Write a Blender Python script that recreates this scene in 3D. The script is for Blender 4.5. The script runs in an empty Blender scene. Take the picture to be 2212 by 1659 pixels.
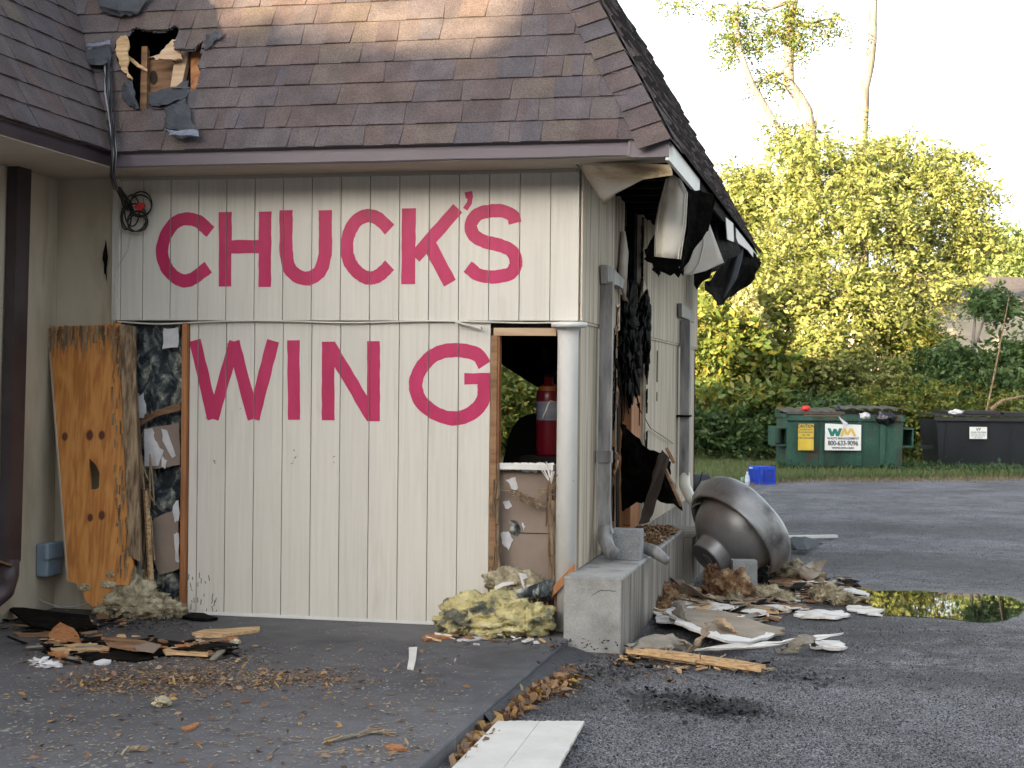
import bpy, math, random
import numpy as np
from mathutils import Vector, Matrix, noise
random.seed(7); np.random.seed(7)
sc = bpy.context.scene
COL = sc.collection
# ------------------------------------------------------------------ camera
FP = 3400.0                      # focal length in units of a 2212 px wide frame
AL = math.radians(12.5); ROLL = 0.010
Fv = np.array([-math.sin(AL), math.cos(AL), 0.0]); Rv = np.array([math.cos(AL), math.sin(AL), 0.0]); Zv = np.array([0, 0, 1.0])
Rp = Rv*math.cos(ROLL) + Zv*math.sin(ROLL); Up = Zv*math.cos(ROLL) - Rv*math.sin(ROLL)
CAM = np.array([1.777, -10.004, 1.59])
cd = bpy.data.cameras.new('camera'); cam = bpy.data.objects.new('camera', cd); COL.objects.link(cam)
cam.matrix_world = Matrix(((Rp[0], Up[0], -Fv[0], CAM[0]), (Rp[1], Up[1], -Fv[1], CAM[1]), (Rp[2], Up[2], -Fv[2], CAM[2]), (0, 0, 0, 1)))
cd.sensor_width = 36; cd.lens = FP/2212*36; cd.clip_start = 0.1; cd.clip_end = 2000
cd.dof.use_dof = True; cd.dof.focus_distance = 10.6; cd.dof.aperture_fstop = 9.0
sc.camera = cam
# ------------------------------------------------------------------ light
SUN_EL = math.radians(8.5); PHI = math.radians(26)      # sunlight travels towards +Y, turned PHI to +X
sd = np.array([math.sin(PHI)*math.cos(SUN_EL), math.cos(PHI)*math.cos(SUN_EL), -math.sin(SUN_EL)])
w = bpy.data.worlds.new('World'); sc.world = w; w.use_nodes = True
nt = w.node_tree; bg = nt.nodes['Background']
sky = nt.nodes.new('ShaderNodeTexSky'); sky.sky_type = 'NISHITA'; sky.sun_disc = False
sky.sun_elevation = SUN_EL
sky.sun_rotation = math.atan2(-sd[0], -sd[1])
sky.air_density = 1.0; sky.dust_density = 4.0; sky.ozone_density = 1.0; sky.altitude = 100
hsv = nt.nodes.new('ShaderNodeHueSaturation'); hsv.inputs['Saturation'].default_value = .38      # milky evening sky
nt.links.new(sky.outputs[0], hsv.inputs['Color']); nt.links.new(hsv.outputs[0], bg.inputs[0]); bg.inputs[1].default_value = 0.12
sl = bpy.data.lights.new('sun', 'SUN'); sl.energy = 5.0; sl.angle = math.radians(0.5); sl.color = (1.0, 0.75, 0.44)
so = bpy.data.objects.new('sun', sl); COL.objects.link(so)
so.rotation_euler = Vector(sd).to_track_quat('-Z', 'Y').to_euler()
sc.view_settings.view_transform = 'Standard'; sc.view_settings.look = 'None'
sc.view_settings.gamma = 1.0; sc.view_settings.use_curve_mapping = False
sc.view_settings.exposure = 2.68
# ------------------------------------------------------------------ helpers
def ray(u, v): return Fv + Rp*((u-1106)/FP) + Up*((829.5-v)/FP)
def onplane(u, v, ax, val):
    d = ray(u, v); t = (val-CAM[ax])/d[ax]; return CAM + d*t
def FR(u, v, y=0.0): return onplane(u, v, 1, y)
def SD(u, v, x=0.0): return onplane(u, v, 0, x)
def GR(u, v, z=-0.08): return onplane(u, v, 2, z)
def AT(u, v, Z): return CAM + ray(u, v)*Z
ASPH = -0.08
rnd = random.uniform

class MB:
    def __init__(s): s.v = []; s.f = []
    def add(s, vs, fs):
        n = len(s.v); s.v += [tuple(map(float, p)) for p in vs]; s.f += [tuple(i+n for i in f) for f in fs]; return s
    def box(s, a, b):
        x0, y0, z0 = a; x1, y1, z1 = b
        return s.add([(x0,y0,z0),(x1,y0,z0),(x1,y1,z0),(x0,y1,z0),(x0,y0,z1),(x1,y0,z1),(x1,y1,z1),(x0,y1,z1)],
                     [(0,3,2,1),(4,5,6,7),(0,1,5,4),(1,2,6,5),(2,3,7,6),(3,0,4,7)])
    def prism(s, pts, d):
        n = len(pts); d = np.array(d)
        a = [np.array(p) for p in pts]; vs = a + [p+d for p in a]
        fs = [tuple(range(n)), tuple(range(2*n-1, n-1, -1))] + [(i, i+n, (i+1) % n + n, (i+1) % n) for i in range(n)]
        return s.add(vs, fs)
    def bar(s, p, q, wx, wy, up=(0, 0, 1)):
        p = np.array(p, float); q = np.array(q, float); d = q-p; d /= np.linalg.norm(d)
        a = np.cross(d, up)
        if np.linalg.norm(a) < 1e-4: a = np.cross(d, (1, 0, 0))
        a /= np.linalg.norm(a); b = np.cross(a, d)
        c = [(-1,-1),(1,-1),(1,1),(-1,1)]
        vs = [p + a*wx/2*i + b*wy/2*j for i, j in c] + [q + a*wx/2*i + b*wy/2*j for i, j in c]
        return s.add(vs, [(0,1,2,3),(7,6,5,4),(0,4,5,1),(1,5,6,2),(2,6,7,3),(3,7,4,0)])
    def tube(s, pts, r, n=8, cap=True):
        pts = [np.array(p, float) for p in pts]; rr = r if hasattr(r, '__len__') else [r]*len(pts)
        vs = []; prev = None
        for i, p in enumerate(pts):
            d = pts[min(i+1, len(pts)-1)] - pts[max(i-1, 0)]; d = d/(np.linalg.norm(d)+1e-9)
            if prev is None:
                a = np.cross(d, (0, 0, 1))
                if np.linalg.norm(a) < 1e-3: a = np.cross(d, (1, 0, 0))
            else: a = prev - d*np.dot(prev, d)
            a /= (np.linalg.norm(a)+1e-9); b = np.cross(d, a); prev = a
            for k in range(n):
                t = 2*math.pi*k/n; vs.append(p + (a*math.cos(t) + b*math.sin(t))*rr[i])
        fs = []
        for i in range(len(pts)-1):
            for k in range(n):
                k2 = (k+1) % n; fs.append((i*n+k, i*n+k2, (i+1)*n+k2, (i+1)*n+k))
        if cap: fs += [tuple(range(n-1, -1, -1)), tuple(range((len(pts)-1)*n, len(pts)*n))]
        return s.add(vs, fs)
    def lathe(s, prof, o, ax, n=40, warp=None):
        o = np.array(o, float); ax = np.array(ax, float); ax /= np.linalg.norm(ax)
        a = np.cross(ax, (0, 0, 1))
        if np.linalg.norm(a) < 1e-3: a = np.array((1.0, 0, 0))
        a /= np.linalg.norm(a); b = np.cross(ax, a)
        vs = []
        for (h, r) in prof:
            for k in range(n):
                t = 2*math.pi*k/n; wv = warp(t, h, r) if warp else 1
                vs.append(o + ax*h + (a*math.cos(t)+b*math.sin(t))*r*wv)
        fs = [(i*n+k, i*n+(k+1) % n, (i+1)*n+(k+1) % n, (i+1)*n+k) for i in range(len(prof)-1) for k in range(n)]
        return s.add(vs, fs)
    def loft(s, rows):
        rows = [[np.array(p, float) for p in r] for r in rows]; m = len(rows[0])
        fs = [(i*m+j, i*m+j+1, (i+1)*m+j+1, (i+1)*m+j) for i in range(len(rows)-1) for j in range(m-1)]
        return s.add([p for r in rows for p in r], fs)
    def mesh(s, name, mat=None, smooth=False, off=(0, 0, 0)):
        me = bpy.data.meshes.new(name)
        vs = np.array(s.v) - np.array(off) if len(s.v) else []
        me.from_pydata([tuple(p) for p in vs], [], s.f); me.validate(); me.update()
        if smooth: me.polygons.foreach_set('use_smooth', [True]*len(me.polygons))
        if mat: me.materials.append(mat)
        return me

def link(name, me, parent=None):
    o = bpy.data.objects.new(name, me); COL.objects.link(o)
    if parent: o.parent = parent
    return o
def tag(o, label=None, cat=None, group=None, kind=None):
    if label: o['label'] = label
    if cat: o['category'] = cat
    if group: o['group'] = group
    if kind: o['kind'] = kind
    return o
def part(name, mb, mat, parent, smooth=False, label=None, kind=None):
    off = (0, 0, 0)
    if parent is not None:
        p = parent; off = np.zeros(3)
        while p:
            if p.get('local'): off = np.zeros(3); break
            off = off + np.array(p.location); p = p.parent
    o = link(name, mb.mesh(name, mat, smooth, off), parent)
    tag(o, label, kind=kind); return o
def thing(name, label, cat, loc=(0, 0, 0), rz=0, group=None, local=False):
    o = link(name, None); o.location = loc; o.rotation_euler = (0, 0, rz)
    if local: o['local'] = 1
    return tag(o, label, cat, group)
def solo(name, mb, mat, label, cat, smooth=False, group=None, kind=None):
    v = np.array(mb.v); b = (v.min(0)+v.max(0))/2; b[2] = v[:, 2].min()
    o = link(name, mb.mesh(name, mat, smooth, b)); o.location = b
    return tag(o, label, cat, group, kind)
def solidify(o, t):
    m = o.modifiers.new('thickness', 'SOLIDIFY'); m.thickness = t; m.offset = 0; return o
def struct(name, mb, mat, kind='structure'):
    return tag(link(name, mb.mesh(name, mat)), kind=kind)

# ------------------------------------------------------------------ materials
def M(name, cols, scale=(4, 4, 4), rough=0.8, bump=0.0, bscale=None, detail=6, rnd_amt=0.0, metal=0.0, stops=None,
      spec=None, island=False, fine=None, distort=0.0, translucent=0.0, streak=None):
    m = bpy.data.materials.new(name); m.use_nodes = True; n = m.node_tree.nodes; L = m.node_tree.links
    b = n['Principled BSDF']; b.inputs['Roughness'].default_value = rough; b.inputs['Metallic'].default_value = metal
    if spec is not None: b.inputs['Specular IOR Level'].default_value = spec
    tc = n.new('ShaderNodeTexCoord'); mp = n.new('ShaderNodeMapping'); mp.inputs['Scale'].default_value = scale
    L.new(tc.outputs['Object'], mp.inputs[0])
    oi = n.new('ShaderNodeObjectInfo')
    addv = n.new('ShaderNodeVectorMath'); addv.operation = 'ADD'
    comb = n.new('ShaderNodeMath'); comb.operation = 'MULTIPLY'; comb.inputs[1].default_value = 37.0
    L.new(oi.outputs['Random'], comb.inputs[0]); L.new(mp.outputs[0], addv.inputs[0]); L.new(comb.outputs[0], addv.inputs[1])
    nz = n.new('ShaderNodeTexNoise'); nz.inputs['Scale'].default_value = 1; nz.inputs['Detail'].default_value = detail
    nz.inputs['Distortion'].default_value = distort; nz.inputs['Roughness'].default_value = 0.6
    L.new(addv.outputs[0], nz.inputs['Vector'])
    rp = n.new('ShaderNodeValToRGB'); cr = rp.color_ramp
    k = len(cols)
    st = stops or ([0.32 + 0.36*i/max(1, k-1) for i in range(k)] if not island else [i/max(1, k-1) for i in range(k)])
    while len(cr.elements) < k: cr.elements.new(0.5)
    for i in range(k): cr.elements[i].position = st[i]; cr.elements[i].color = (*cols[i], 1)
    if island:
        ge = n.new('ShaderNodeNewGeometry'); L.new(ge.outputs['Random Per Island'], rp.inputs[0])
    else: L.new(nz.outputs[0], rp.inputs[0])
    out = rp.outputs[0]
    def mul(a, fac_out, lo, hi, amount=1.0):
        mr = n.new('ShaderNodeMapRange'); mr.inputs[3].default_value = lo; mr.inputs[4].default_value = hi
        L.new(fac_out, mr.inputs[0]); vm = n.new('ShaderNodeVectorMath'); vm.operation = 'SCALE'
        L.new(a, vm.inputs[0]); L.new(mr.outputs[0], vm.inputs['Scale']); return vm.outputs[0]
    if rnd_amt: out = mul(out, oi.outputs['Random'], 1-rnd_amt, 1+rnd_amt)
    if fine:
        fz = n.new('ShaderNodeTexNoise'); fz.inputs['Scale'].default_value = fine[0]; fz.inputs['Detail'].default_value = 3
        L.new(tc.outputs['Object'], fz.inputs['Vector'])
        mr = n.new('ShaderNodeMapRange'); mr.inputs[1].default_value = 0.3; mr.inputs[2].default_value = 0.7
        L.new(fz.outputs[0], mr.inputs[0]); out = mul(out, mr.outputs[0], 1-fine[1], 1+fine[1])
    if streak:   # (scale vec, lo, hi, colour)  stain streaks of their own shape
        mp2 = n.new('ShaderNodeMapping'); mp2.inputs['Scale'].default_value = streak[0]; L.new(tc.outputs['Object'], mp2.inputs[0])
        z2 = n.new('ShaderNodeTexNoise'); z2.inputs['Scale'].default_value = 1; z2.inputs['Detail'].default_value = 4; L.new(mp2.outputs[0], z2.inputs['Vector'])
        m2 = n.new('ShaderNodeMapRange'); m2.inputs[1].default_value = streak[1]; m2.inputs[2].default_value = streak[2]; L.new(z2.outputs[0], m2.inputs[0])
        mx = n.new('ShaderNodeMix'); mx.data_type = 'RGBA'; L.new(m2.outputs[0], mx.inputs[0]); L.new(out, mx.inputs[6]); mx.inputs[7].default_value = (*streak[3], 1); out = mx.outputs[2]
    L.new(out, b.inputs['Base Color'])
    if bump:
        bz = n.new('ShaderNodeTexNoise'); bz.inputs['Detail'].default_value = 4; bz.inputs['Scale'].default_value = 1
        mb_ = n.new('ShaderNodeMapping'); bs = bscale or 60; mb_.inputs['Scale'].default_value = bs if hasattr(bs, '__len__') else (bs, bs, bs)
        L.new(tc.outputs['Object'], mb_.inputs[0]); L.new(mb_.outputs[0], bz.inputs['Vector'])
        bp = n.new('ShaderNodeBump'); bp.inputs['Strength'].default_value = 1; bp.inputs['Distance'].default_value = bump
        L.new(bz.outputs[0], bp.inputs['Height']); L.new(bp.outputs[0], b.inputs['Normal'])
    if translucent:
        tr = n.new('ShaderNodeBsdfTranslucent'); ms = n.new('ShaderNodeMixShader'); ms.inputs[0].default_value = translucent
        L.new(out, tr.inputs[0]); L.new(b.outputs[0], ms.inputs[1]); L.new(tr.outputs[0], ms.inputs[2])
        L.new(ms.outputs[0], n['Material Output'].inputs[0])
    return m

m_side_w = M('painted_siding', [(.58,.56,.50),(.62,.60,.545),(.645,.625,.57)], (45, 45, 1.6), .62, .0008, (220, 220, 12), rnd_amt=.03, fine=(320, .04),
             streak=((7, 7, 1.2), .62, .85, (.50, .46, .39)))
m_side_t = M('smoke_stained_siding', [(.15,.115,.075),(.34,.28,.20),(.50,.43,.335),(.56,.50,.41)], (6, 16, .7), .65, .0015, (120, 120, 10), rnd_amt=.04, fine=(200, .06), stops=[.25,.4,.55,.75])
m_side_b = M('fire_browned_siding', [(.015,.010,.007),(.09,.06,.035),(.24,.185,.12),(.40,.33,.24)], (6, 14, 1.6), .75, .0015, (120, 120, 10), fine=(200, .08), stops=[.30,.42,.54,.70])
m_lip = M('painted_edge', [(.5,.49,.44),(.62,.6,.55)], (8, 8, 8), .6)
m_beige = M('beige_wall_panel', [(.32,.275,.195),(.46,.41,.315),(.54,.49,.39)], (2.2, 2.2, .7), .7, .001, 90, streak=((5, 5, .8), .62, .78, (.28, .22, .15)))
m_white = M('white_paint', [(.62,.62,.60),(.74,.74,.72)], (5, 5, 2), .45, .0004, 100, streak=((14, 14, 5), .70, .76, (.30, .28, .25)))
m_pink = M('magenta_paint', [(.40,.009,.080),(.45,.012,.096),(.50,.017,.115)], (11, 11, 3.5), .5, .0012, (220, 220, 12), fine=(150, .08))
m_shingle = bpy.data.materials.new('asphalt_shingle')
def shingle_mat():
    m = m_shingle; m.use_nodes = True; n = m.node_tree.nodes; L = m.node_tree.links; b = n['Principled BSDF']
    b.inputs['Roughness'].default_value = .92
    oi = n.new('ShaderNodeObjectInfo'); rp = n.new('ShaderNodeValToRGB'); cr = rp.color_ramp; cr.interpolation = 'CONSTANT'
    cols = [(0.087,0.071,0.076),(0.094,0.069,0.067),(0.089,0.077,0.085),(0.076,0.060,0.063),(0.099,0.075,0.071),(0.084,0.072,0.081),(0.094,0.079,0.082),(0.099,0.080,0.073),(0.076,0.069,0.080),(0.088,0.068,0.070),(0.090,0.075,0.079),(0.081,0.067,0.072)]
    while len(cr.elements) < len(cols): cr.elements.new(.5)
    for i, c in enumerate(cols): cr.elements[i].position = i/len(cols); cr.elements[i].color = (*c, 1)
    L.new(oi.outputs['Random'], rp.inputs[0])
    tc = n.new('ShaderNodeTexCoord')
    fz = n.new('ShaderNodeTexNoise'); fz.inputs['Scale'].default_value = 120; fz.inputs['Detail'].default_value = 3
    L.new(tc.outputs['Object'], fz.inputs['Vector'])
    mr = n.new('ShaderNodeMapRange'); mr.inputs[1].default_value = .3; mr.inputs[2].default_value = .72; mr.inputs[3].default_value = .62; mr.inputs[4].default_value = 1.5
    L.new(fz.outputs[0], mr.inputs[0])
    gz = n.new('ShaderNodeTexNoise'); gz.inputs['Scale'].default_value = 7; L.new(tc.outputs['Object'], gz.inputs['Vector'])
    mr2 = n.new('ShaderNodeMapRange'); mr2.inputs[1].default_value = .3; mr2.inputs[2].default_value = .7; mr2.inputs[3].default_value = .82; mr2.inputs[4].default_value = 1.2; L.new(gz.outputs[0], mr2.inputs[0])
    mu = n.new('ShaderNodeMath'); mu.operation = 'MULTIPLY'; L.new(mr.outputs[0], mu.inputs[0]); L.new(mr2.outputs[0], mu.inputs[1])
    vm = n.new('ShaderNodeVectorMath'); vm.operation = 'SCALE'; L.new(rp.outputs[0], vm.inputs[0]); L.new(mu.outputs[0], vm.inputs['Scale'])
    L.new(vm.outputs[0], b.inputs['Base Color'])
    bp = n.new('ShaderNodeBump'); bp.inputs['Distance'].default_value = .003; L.new(fz.outputs[0], bp.inputs['Height']); L.new(bp.outputs[0], b.inputs['Normal'])
shingle_mat()
m_shingle_far = M('dark_shingle_strip', [(.05,.045,.048),(.10,.085,.085),(.13,.115,.115)], (9, 9, 9), .95, .004, 150, fine=(200, .3))
m_gutter = M('brown_gutter_paint', [(.105,.088,.108),(.135,.115,.138)], (1.5, 4, 4), .42, .0006, 9)
m_gutter_dark = M('brown_pipe_shaded_gutter', [(.030,.022,.026),(.055,.042,.048)], (3, 3, 3), .4, .0005, 20)  # downpipe brown; on the wing gutter, shade put into a darker paint
m_soffit = M('soffit_paint', [(.36,.32,.25),(.44,.40,.33)], (1, 6, 6), .7, .001, 40)
m_soffit_smoke = M('smoked_vinyl', [(.03,.02,.012),(.20,.13,.065),(.46,.37,.24),(.66,.62,.54)], (1.6, 4, 6.5), .45, .002, 12, stops=[.2,.38,.5,.68])
m_vinyl = M('white_vinyl', [(.30,.24,.15),(.58,.54,.45),(.66,.64,.58)], (2.2, 2.2, 2.2), .4, .001, 8, stops=[.28,.42,.6])
m_char = M('charred_black', [(.002,.002,.002),(.004,.0038,.0036),(.013,.010,.008)], (12, 12, 12), .8, .01, 40, detail=8, spec=.08)
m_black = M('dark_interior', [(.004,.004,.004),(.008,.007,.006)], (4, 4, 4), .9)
m_felt = M('torn_roofing_felt', [(.028,.032,.040),(.055,.062,.075)], (10, 10, 10), .8, .004, 40, fine=(150, .25))
m_felt_blue = M('granule_strip', [(.10,.12,.16),(.22,.25,.33)], (60, 60, 60), .7, .002, 200)
m_ply = bpy.data.materials.new('orange_plywood')
def ply_mat(m, c1, c2, c3, knots, ax):
    m.use_nodes = True; n = m.node_tree.nodes; L = m.node_tree.links; b = n['Principled BSDF']; b.inputs['Roughness'].default_value = .6
    tc = n.new('ShaderNodeTexCoord'); sp = n.new('ShaderNodeSeparateXYZ'); L.new(tc.outputs['Object'], sp.inputs[0])
    nz = n.new('ShaderNodeTexNoise'); nz.inputs['Scale'].default_value = 1.0; nz.inputs['Detail'].default_value = 3
    mp = n.new('ShaderNodeMapping'); mp.inputs['Scale'].default_value = (5, 5, 1.1); L.new(tc.outputs['Object'], mp.inputs[0]); L.new(mp.outputs[0], nz.inputs['Vector'])
    mul = n.new('ShaderNodeMath'); mul.operation = 'MULTIPLY'; mul.inputs[1].default_value = 34; L.new(nz.outputs[0], mul.inputs[0])
    sn = n.new('ShaderNodeMath'); sn.operation = 'SINE'; L.new(mul.outputs[0], sn.inputs[0])
    nf = n.new('ShaderNodeTexNoise'); nf.inputs['Scale'].default_value = 1; mp2 = n.new('ShaderNodeMapping'); mp2.inputs['Scale'].default_value = (50, 50, 1.6); L.new(tc.outputs['Object'], mp2.inputs[0]); L.new(mp2.outputs[0], nf.inputs['Vector'])
    ad = n.new('ShaderNodeMath'); ad.operation = 'MULTIPLY_ADD'; ad.inputs[1].default_value = .12; L.new(sn.outputs[0], ad.inputs[0]); L.new(nf.outputs[0], ad.inputs[2])
    rp = n.new('ShaderNodeValToRGB'); cr = rp.color_ramp; cr.elements[0].position = .3; cr.elements[0].color = (*c1, 1); cr.elements[1].position = .75; cr.elements[1].color = (*c3, 1)
    e = cr.elements.new(.5); e.color = (*c2, 1); L.new(ad.outputs[0], rp.inputs[0]); out = rp.outputs[0]
    for (kx, kz, r) in knots:
        cb = n.new('ShaderNodeCombineXYZ'); L.new(sp.outputs[ax], cb.inputs[0]); sc2 = n.new('ShaderNodeMath'); sc2.operation = 'MULTIPLY'; sc2.inputs[1].default_value = .75
        L.new(sp.outputs[2], sc2.inputs[0]); L.new(sc2.outputs[0], cb.inputs[1])
        ds = n.new('ShaderNodeVectorMath'); ds.operation = 'DISTANCE'; L.new(cb.outputs[0], ds.inputs[0]); ds.inputs[1].default_value = (kx, kz*.75, 0)
        mr = n.new('ShaderNodeMapRange'); mr.interpolation_type = 'SMOOTHSTEP'; mr.inputs[1].default_value = r; mr.inputs[2].default_value = r*.55; L.new(ds.outputs['Value'], mr.inputs[0])
        mx = n.new('ShaderNodeMix'); mx.data_type = 'RGBA'; L.new(mr.outputs[0], mx.inputs[0]); L.new(out, mx.inputs[6]); mx.inputs[7].default_value = (.09, .022, .008, 1); out = mx.outputs[2]
    # dirt
    dz = n.new('ShaderNodeTexNoise'); dz.inputs['Scale'].default_value = 3.2; dz.inputs['Detail'].default_value = 8; dz.inputs['Roughness'].default_value = .7; L.new(tc.outputs['Object'], dz.inputs['Vector'])
    dm = n.new('ShaderNodeMapRange'); dm.inputs[1].default_value = .60; dm.inputs[2].default_value = .78; L.new(dz.outputs[0], dm.inputs[0])
    mx = n.new('ShaderNodeMix'); mx.data_type = 'RGBA'; L.new(dm.outputs[0], mx.inputs[0]); L.new(out, mx.inputs[6]); mx.inputs[7].default_value = (.16, .085, .035, 1)
    L.new(mx.outputs[2], b.inputs['Base Color'])
m_wood_o = M('orange_stud_wood', [(.20,.075,.028),(.36,.15,.055),(.44,.20,.08)], (30, 30, 2), .7, .001, (120, 120, 6))
m_wood_p = M('pale_broken_wood', [(.26,.15,.07),(.50,.33,.17),(.62,.46,.27)], (6, 40, 60), .75, .003, (20, 120, 120), rnd_amt=.1)
m_wood_l = M('pale_pine', [(.42,.28,.17),(.56,.42,.28)], (3, 30, 30), .7, .001, 80)
m_wood_b = M('brown_board', [(.10,.05,.025),(.22,.12,.06),(.28,.17,.09)], (3, 12, 20), .8, .002, 60, rnd_amt=.15)
m_splint = M('splintered_bark_wood', [(.06,.038,.022),(.15,.10,.06),(.28,.20,.12),(.34,.26,.16)], (40, 40, 3), .9, .006, (120, 120, 10), detail=8)
m_drywall = M('brown_backing_paper', [(.20,.155,.125),(.27,.215,.175)], (3, 3, 3), .85, .001, 40)
m_paper = M('torn_white_paper', [(.50,.50,.52),(.68,.68,.70)], (10, 10, 10), .8, .004, 30)
m_mould = M('mouldy_insulation', [(.010,.013,.017),(.030,.040,.048),(.13,.15,.15),(.48,.48,.40)], (9, 9, 6), .95, .03, 30, detail=10, stops=[.34,.47,.56,.66], distort=1.2)
m_ins_d = M('dirty_insulation', [(.08,.07,.045),(.27,.23,.15),(.45,.40,.28),(.56,.51,.38)], (10, 10, 10), .95, .02, 50, detail=9)
m_ins_y = M('yellow_insulation', [(.06,.065,.055),(.16,.16,.12),(.48,.42,.19),(.62,.55,.28),(.66,.62,.44)], (6, 6, 6), .95, .02, 45, detail=8, stops=[.32,.42,.48,.58,.7])
m_ins_r = M('scorched_insulation', [(.03,.02,.012),(.14,.07,.035),(.28,.17,.09),(.48,.40,.26)], (9, 9, 9), .95, .02, 45, detail=8)
m_conc = M('grey_concrete', [(.20,.20,.19),(.31,.31,.30),(.36,.36,.35)], (5, 5, 5), .85, .002, 60, fine=(70, .12), detail=10, streak=((3, 3, 3), .62, .72, (.16, .155, .14)))
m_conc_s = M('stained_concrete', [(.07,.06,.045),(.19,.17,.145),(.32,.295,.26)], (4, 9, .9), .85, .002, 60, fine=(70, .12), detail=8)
m_cmu = M('cinder_block', [(.24,.25,.26),(.34,.35,.36)], (14, 14, 14), .9, .006, 160, fine=(160, .35))
m_metal = M('spun_aluminium', [(.10,.095,.09),(.30,.30,.30),(.40,.40,.41)], (2.6, 2.6, 2.6), .44, .0006, 60, metal=.55, stops=[.32,.46,.7], fine=(90,.08))
m_galv = M('sooty_downspout', [(.10,.10,.10),(.23,.23,.23),(.36,.355,.34)], (14, 14, 2.2), .55, .0005, 30, metal=.15)
m_tan_c = M('tan_curled_siding', [(.20,.155,.11),(.34,.28,.21)], (4, 4, 4), .6, .001, 40)
m_grey_b = M('grey_weathered_sheet', [(.16,.145,.12),(.27,.25,.21)], (8, 8, 8), .8, .002, 60, rnd_amt=.15)
m_wsheet = M('white_torn_sheet', [(.30,.24,.19),(.55,.52,.48),(.70,.69,.67)], (8, 8, 8), .7, .003, 60, rnd_amt=.05, stops=[.28,.42,.55])
m_wboard = M('white_fibre_board', [(.60,.59,.55),(.70,.69,.66)], (6, 6, 6), .5, .0008, 90, streak=((40, 40, 40), .70, .74, (.35, .30, .25)))
m_box = M('blue_grey_plastic', [(.17,.23,.30),(.22,.29,.36)], (5, 5, 5), .5)
m_cable = M('black_cable', [(.008,.008,.009),(.016,.016,.018)], (5, 5, 5), .35)
m_cable_g = M('grey_cable', [(.30,.32,.36),(.42,.44,.48)], (5, 5, 5), .35)
m_red = M('red_plastic', [(.55,.02,.02),(.65,.03,.03)], (5, 5, 5), .5)
m_ext = M('red_cylinder_paint', [(.13,.004,.012),(.17,.005,.016)], (3, 3, 3), .3)
m_label = M('pale_label', [(.17,.19,.25),(.27,.29,.36)], (1, 1, 14), .5)
m_orange = M('orange_label', [(.22,.07,.01),(.28,.09,.015)], (3, 3, 3), .5)
m_green_d = M('green_dumpster_paint', [(.010,.034,.026),(.018,.068,.050),(.034,.10,.076)], (3, 3, 1.2), .6, .004, 8, streak=((4, 4, 1.6), .58, .72, (.055, .035, .022)), fine=(30,.15))
m_black_d = M('black_dumpster_paint', [(.008,.010,.014),(.018,.022,.028)], (3, 3, 1), .45, .003, 10, streak=((2, 2, 5), .66, .74, (.05, .022, .015)))
m_lid = M('grey_plastic_lid', [(.035,.035,.035),(.085,.08,.07)], (5, 5, 5), .6)
m_lid_b = M('black_plastic_lid', [(.012,.012,.014),(.03,.03,.033)], (5, 5, 5), .45)
m_sign_w = M('white_sign', [(.68,.70,.70),(.76,.78,.78)], (4, 4, 4), .4)
m_sign_y = M('yellow_sign', [(.50,.36,.035),(.62,.46,.06)], (4, 4, 4), .5)
m_ink = M('dark_print', [(.03,.04,.06),(.04,.05,.07)], (2, 2, 2), .6)
m_inkg = M('green_print', [(.01,.16,.13),(.015,.18,.15)], (2, 2, 2), .6)
m_inky = M('gold_print', [(.62,.42,.08),(.66,.45,.1)], (2, 2, 2), .6)
m_bag = M('black_bin_bag', [(.010,.011,.014),(.02,.022,.028)], (8, 8, 8), .25, .01, 20)
m_bagw = M('white_bin_bag', [(.5,.5,.55),(.68,.68,.72)], (8, 8, 8), .35, .01, 20)
m_crate = M('blue_crate_plastic', [(.012,.06,.62),(.02,.09,.72)], (6, 6, 6), .4)
m_bottle = M('clear_plastic_bottle', [(.5,.58,.68),(.6,.66,.74)], (6, 6, 6), .15)
m_can = M('green_can', [(.05,.25,.12),(.35,.42,.38)], (20, 20, 8), .3, metal=.5)
m_bark = M('sunlit_bark', [(.08,.07,.06),(.16,.145,.13),(.23,.21,.195)], (9, 9, 1.5), .9, .02, (30, 30, 5))
m_house = M('cream_clapboard', [(.42,.37,.30),(.50,.45,.37)], (1, 1, 1), .8)
m_pipe_b = M('black_corrugated_pipe', [(.03,.03,.035),(.05,.05,.055)], (5, 5, 5), .6)
def leafm(name, cols, t=.42): return M(name, cols, (1, 1, 1), .55, island=True, translucent=t)
m_leaf_y = leafm('sunny_locust_leaf', [(.16,.20,.045),(.23,.27,.075),(.27,.29,.10),(.19,.22,.055),(.30,.29,.12),(.08,.12,.03),(.21,.25,.07)])
m_leaf_g = leafm('green_leaf', [(.05,.10,.02),(.10,.15,.03),(.15,.18,.035),(.26,.22,.035)])
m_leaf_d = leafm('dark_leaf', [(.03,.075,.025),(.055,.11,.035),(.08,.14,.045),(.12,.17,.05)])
m_leaf_p = leafm('pale_leaf', [(.15,.22,.07),(.19,.27,.10),(.24,.27,.09),(.10,.16,.05)])
m_grassb = leafm('grass_blade', [(.07,.13,.04),(.12,.18,.06),(.17,.21,.08),(.22,.21,.11)])
m_litter = leafm('dry_leaf', [(.10,.045,.02),(.22,.12,.06),(.34,.22,.12),(.15,.07,.035),(.42,.25,.06),(.27,.19,.13),(.08,.04,.025)], .1)
m_flake = leafm('pale_wood_flake', [(.28,.20,.12),(.42,.34,.22),(.2,.14,.08),(.5,.46,.38),(.30,.22,.13)], .05)
m_soot = M('charcoal_crumb', [(.006,.006,.007),(.014,.014,.016)], (9, 9, 9), .7)

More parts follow.
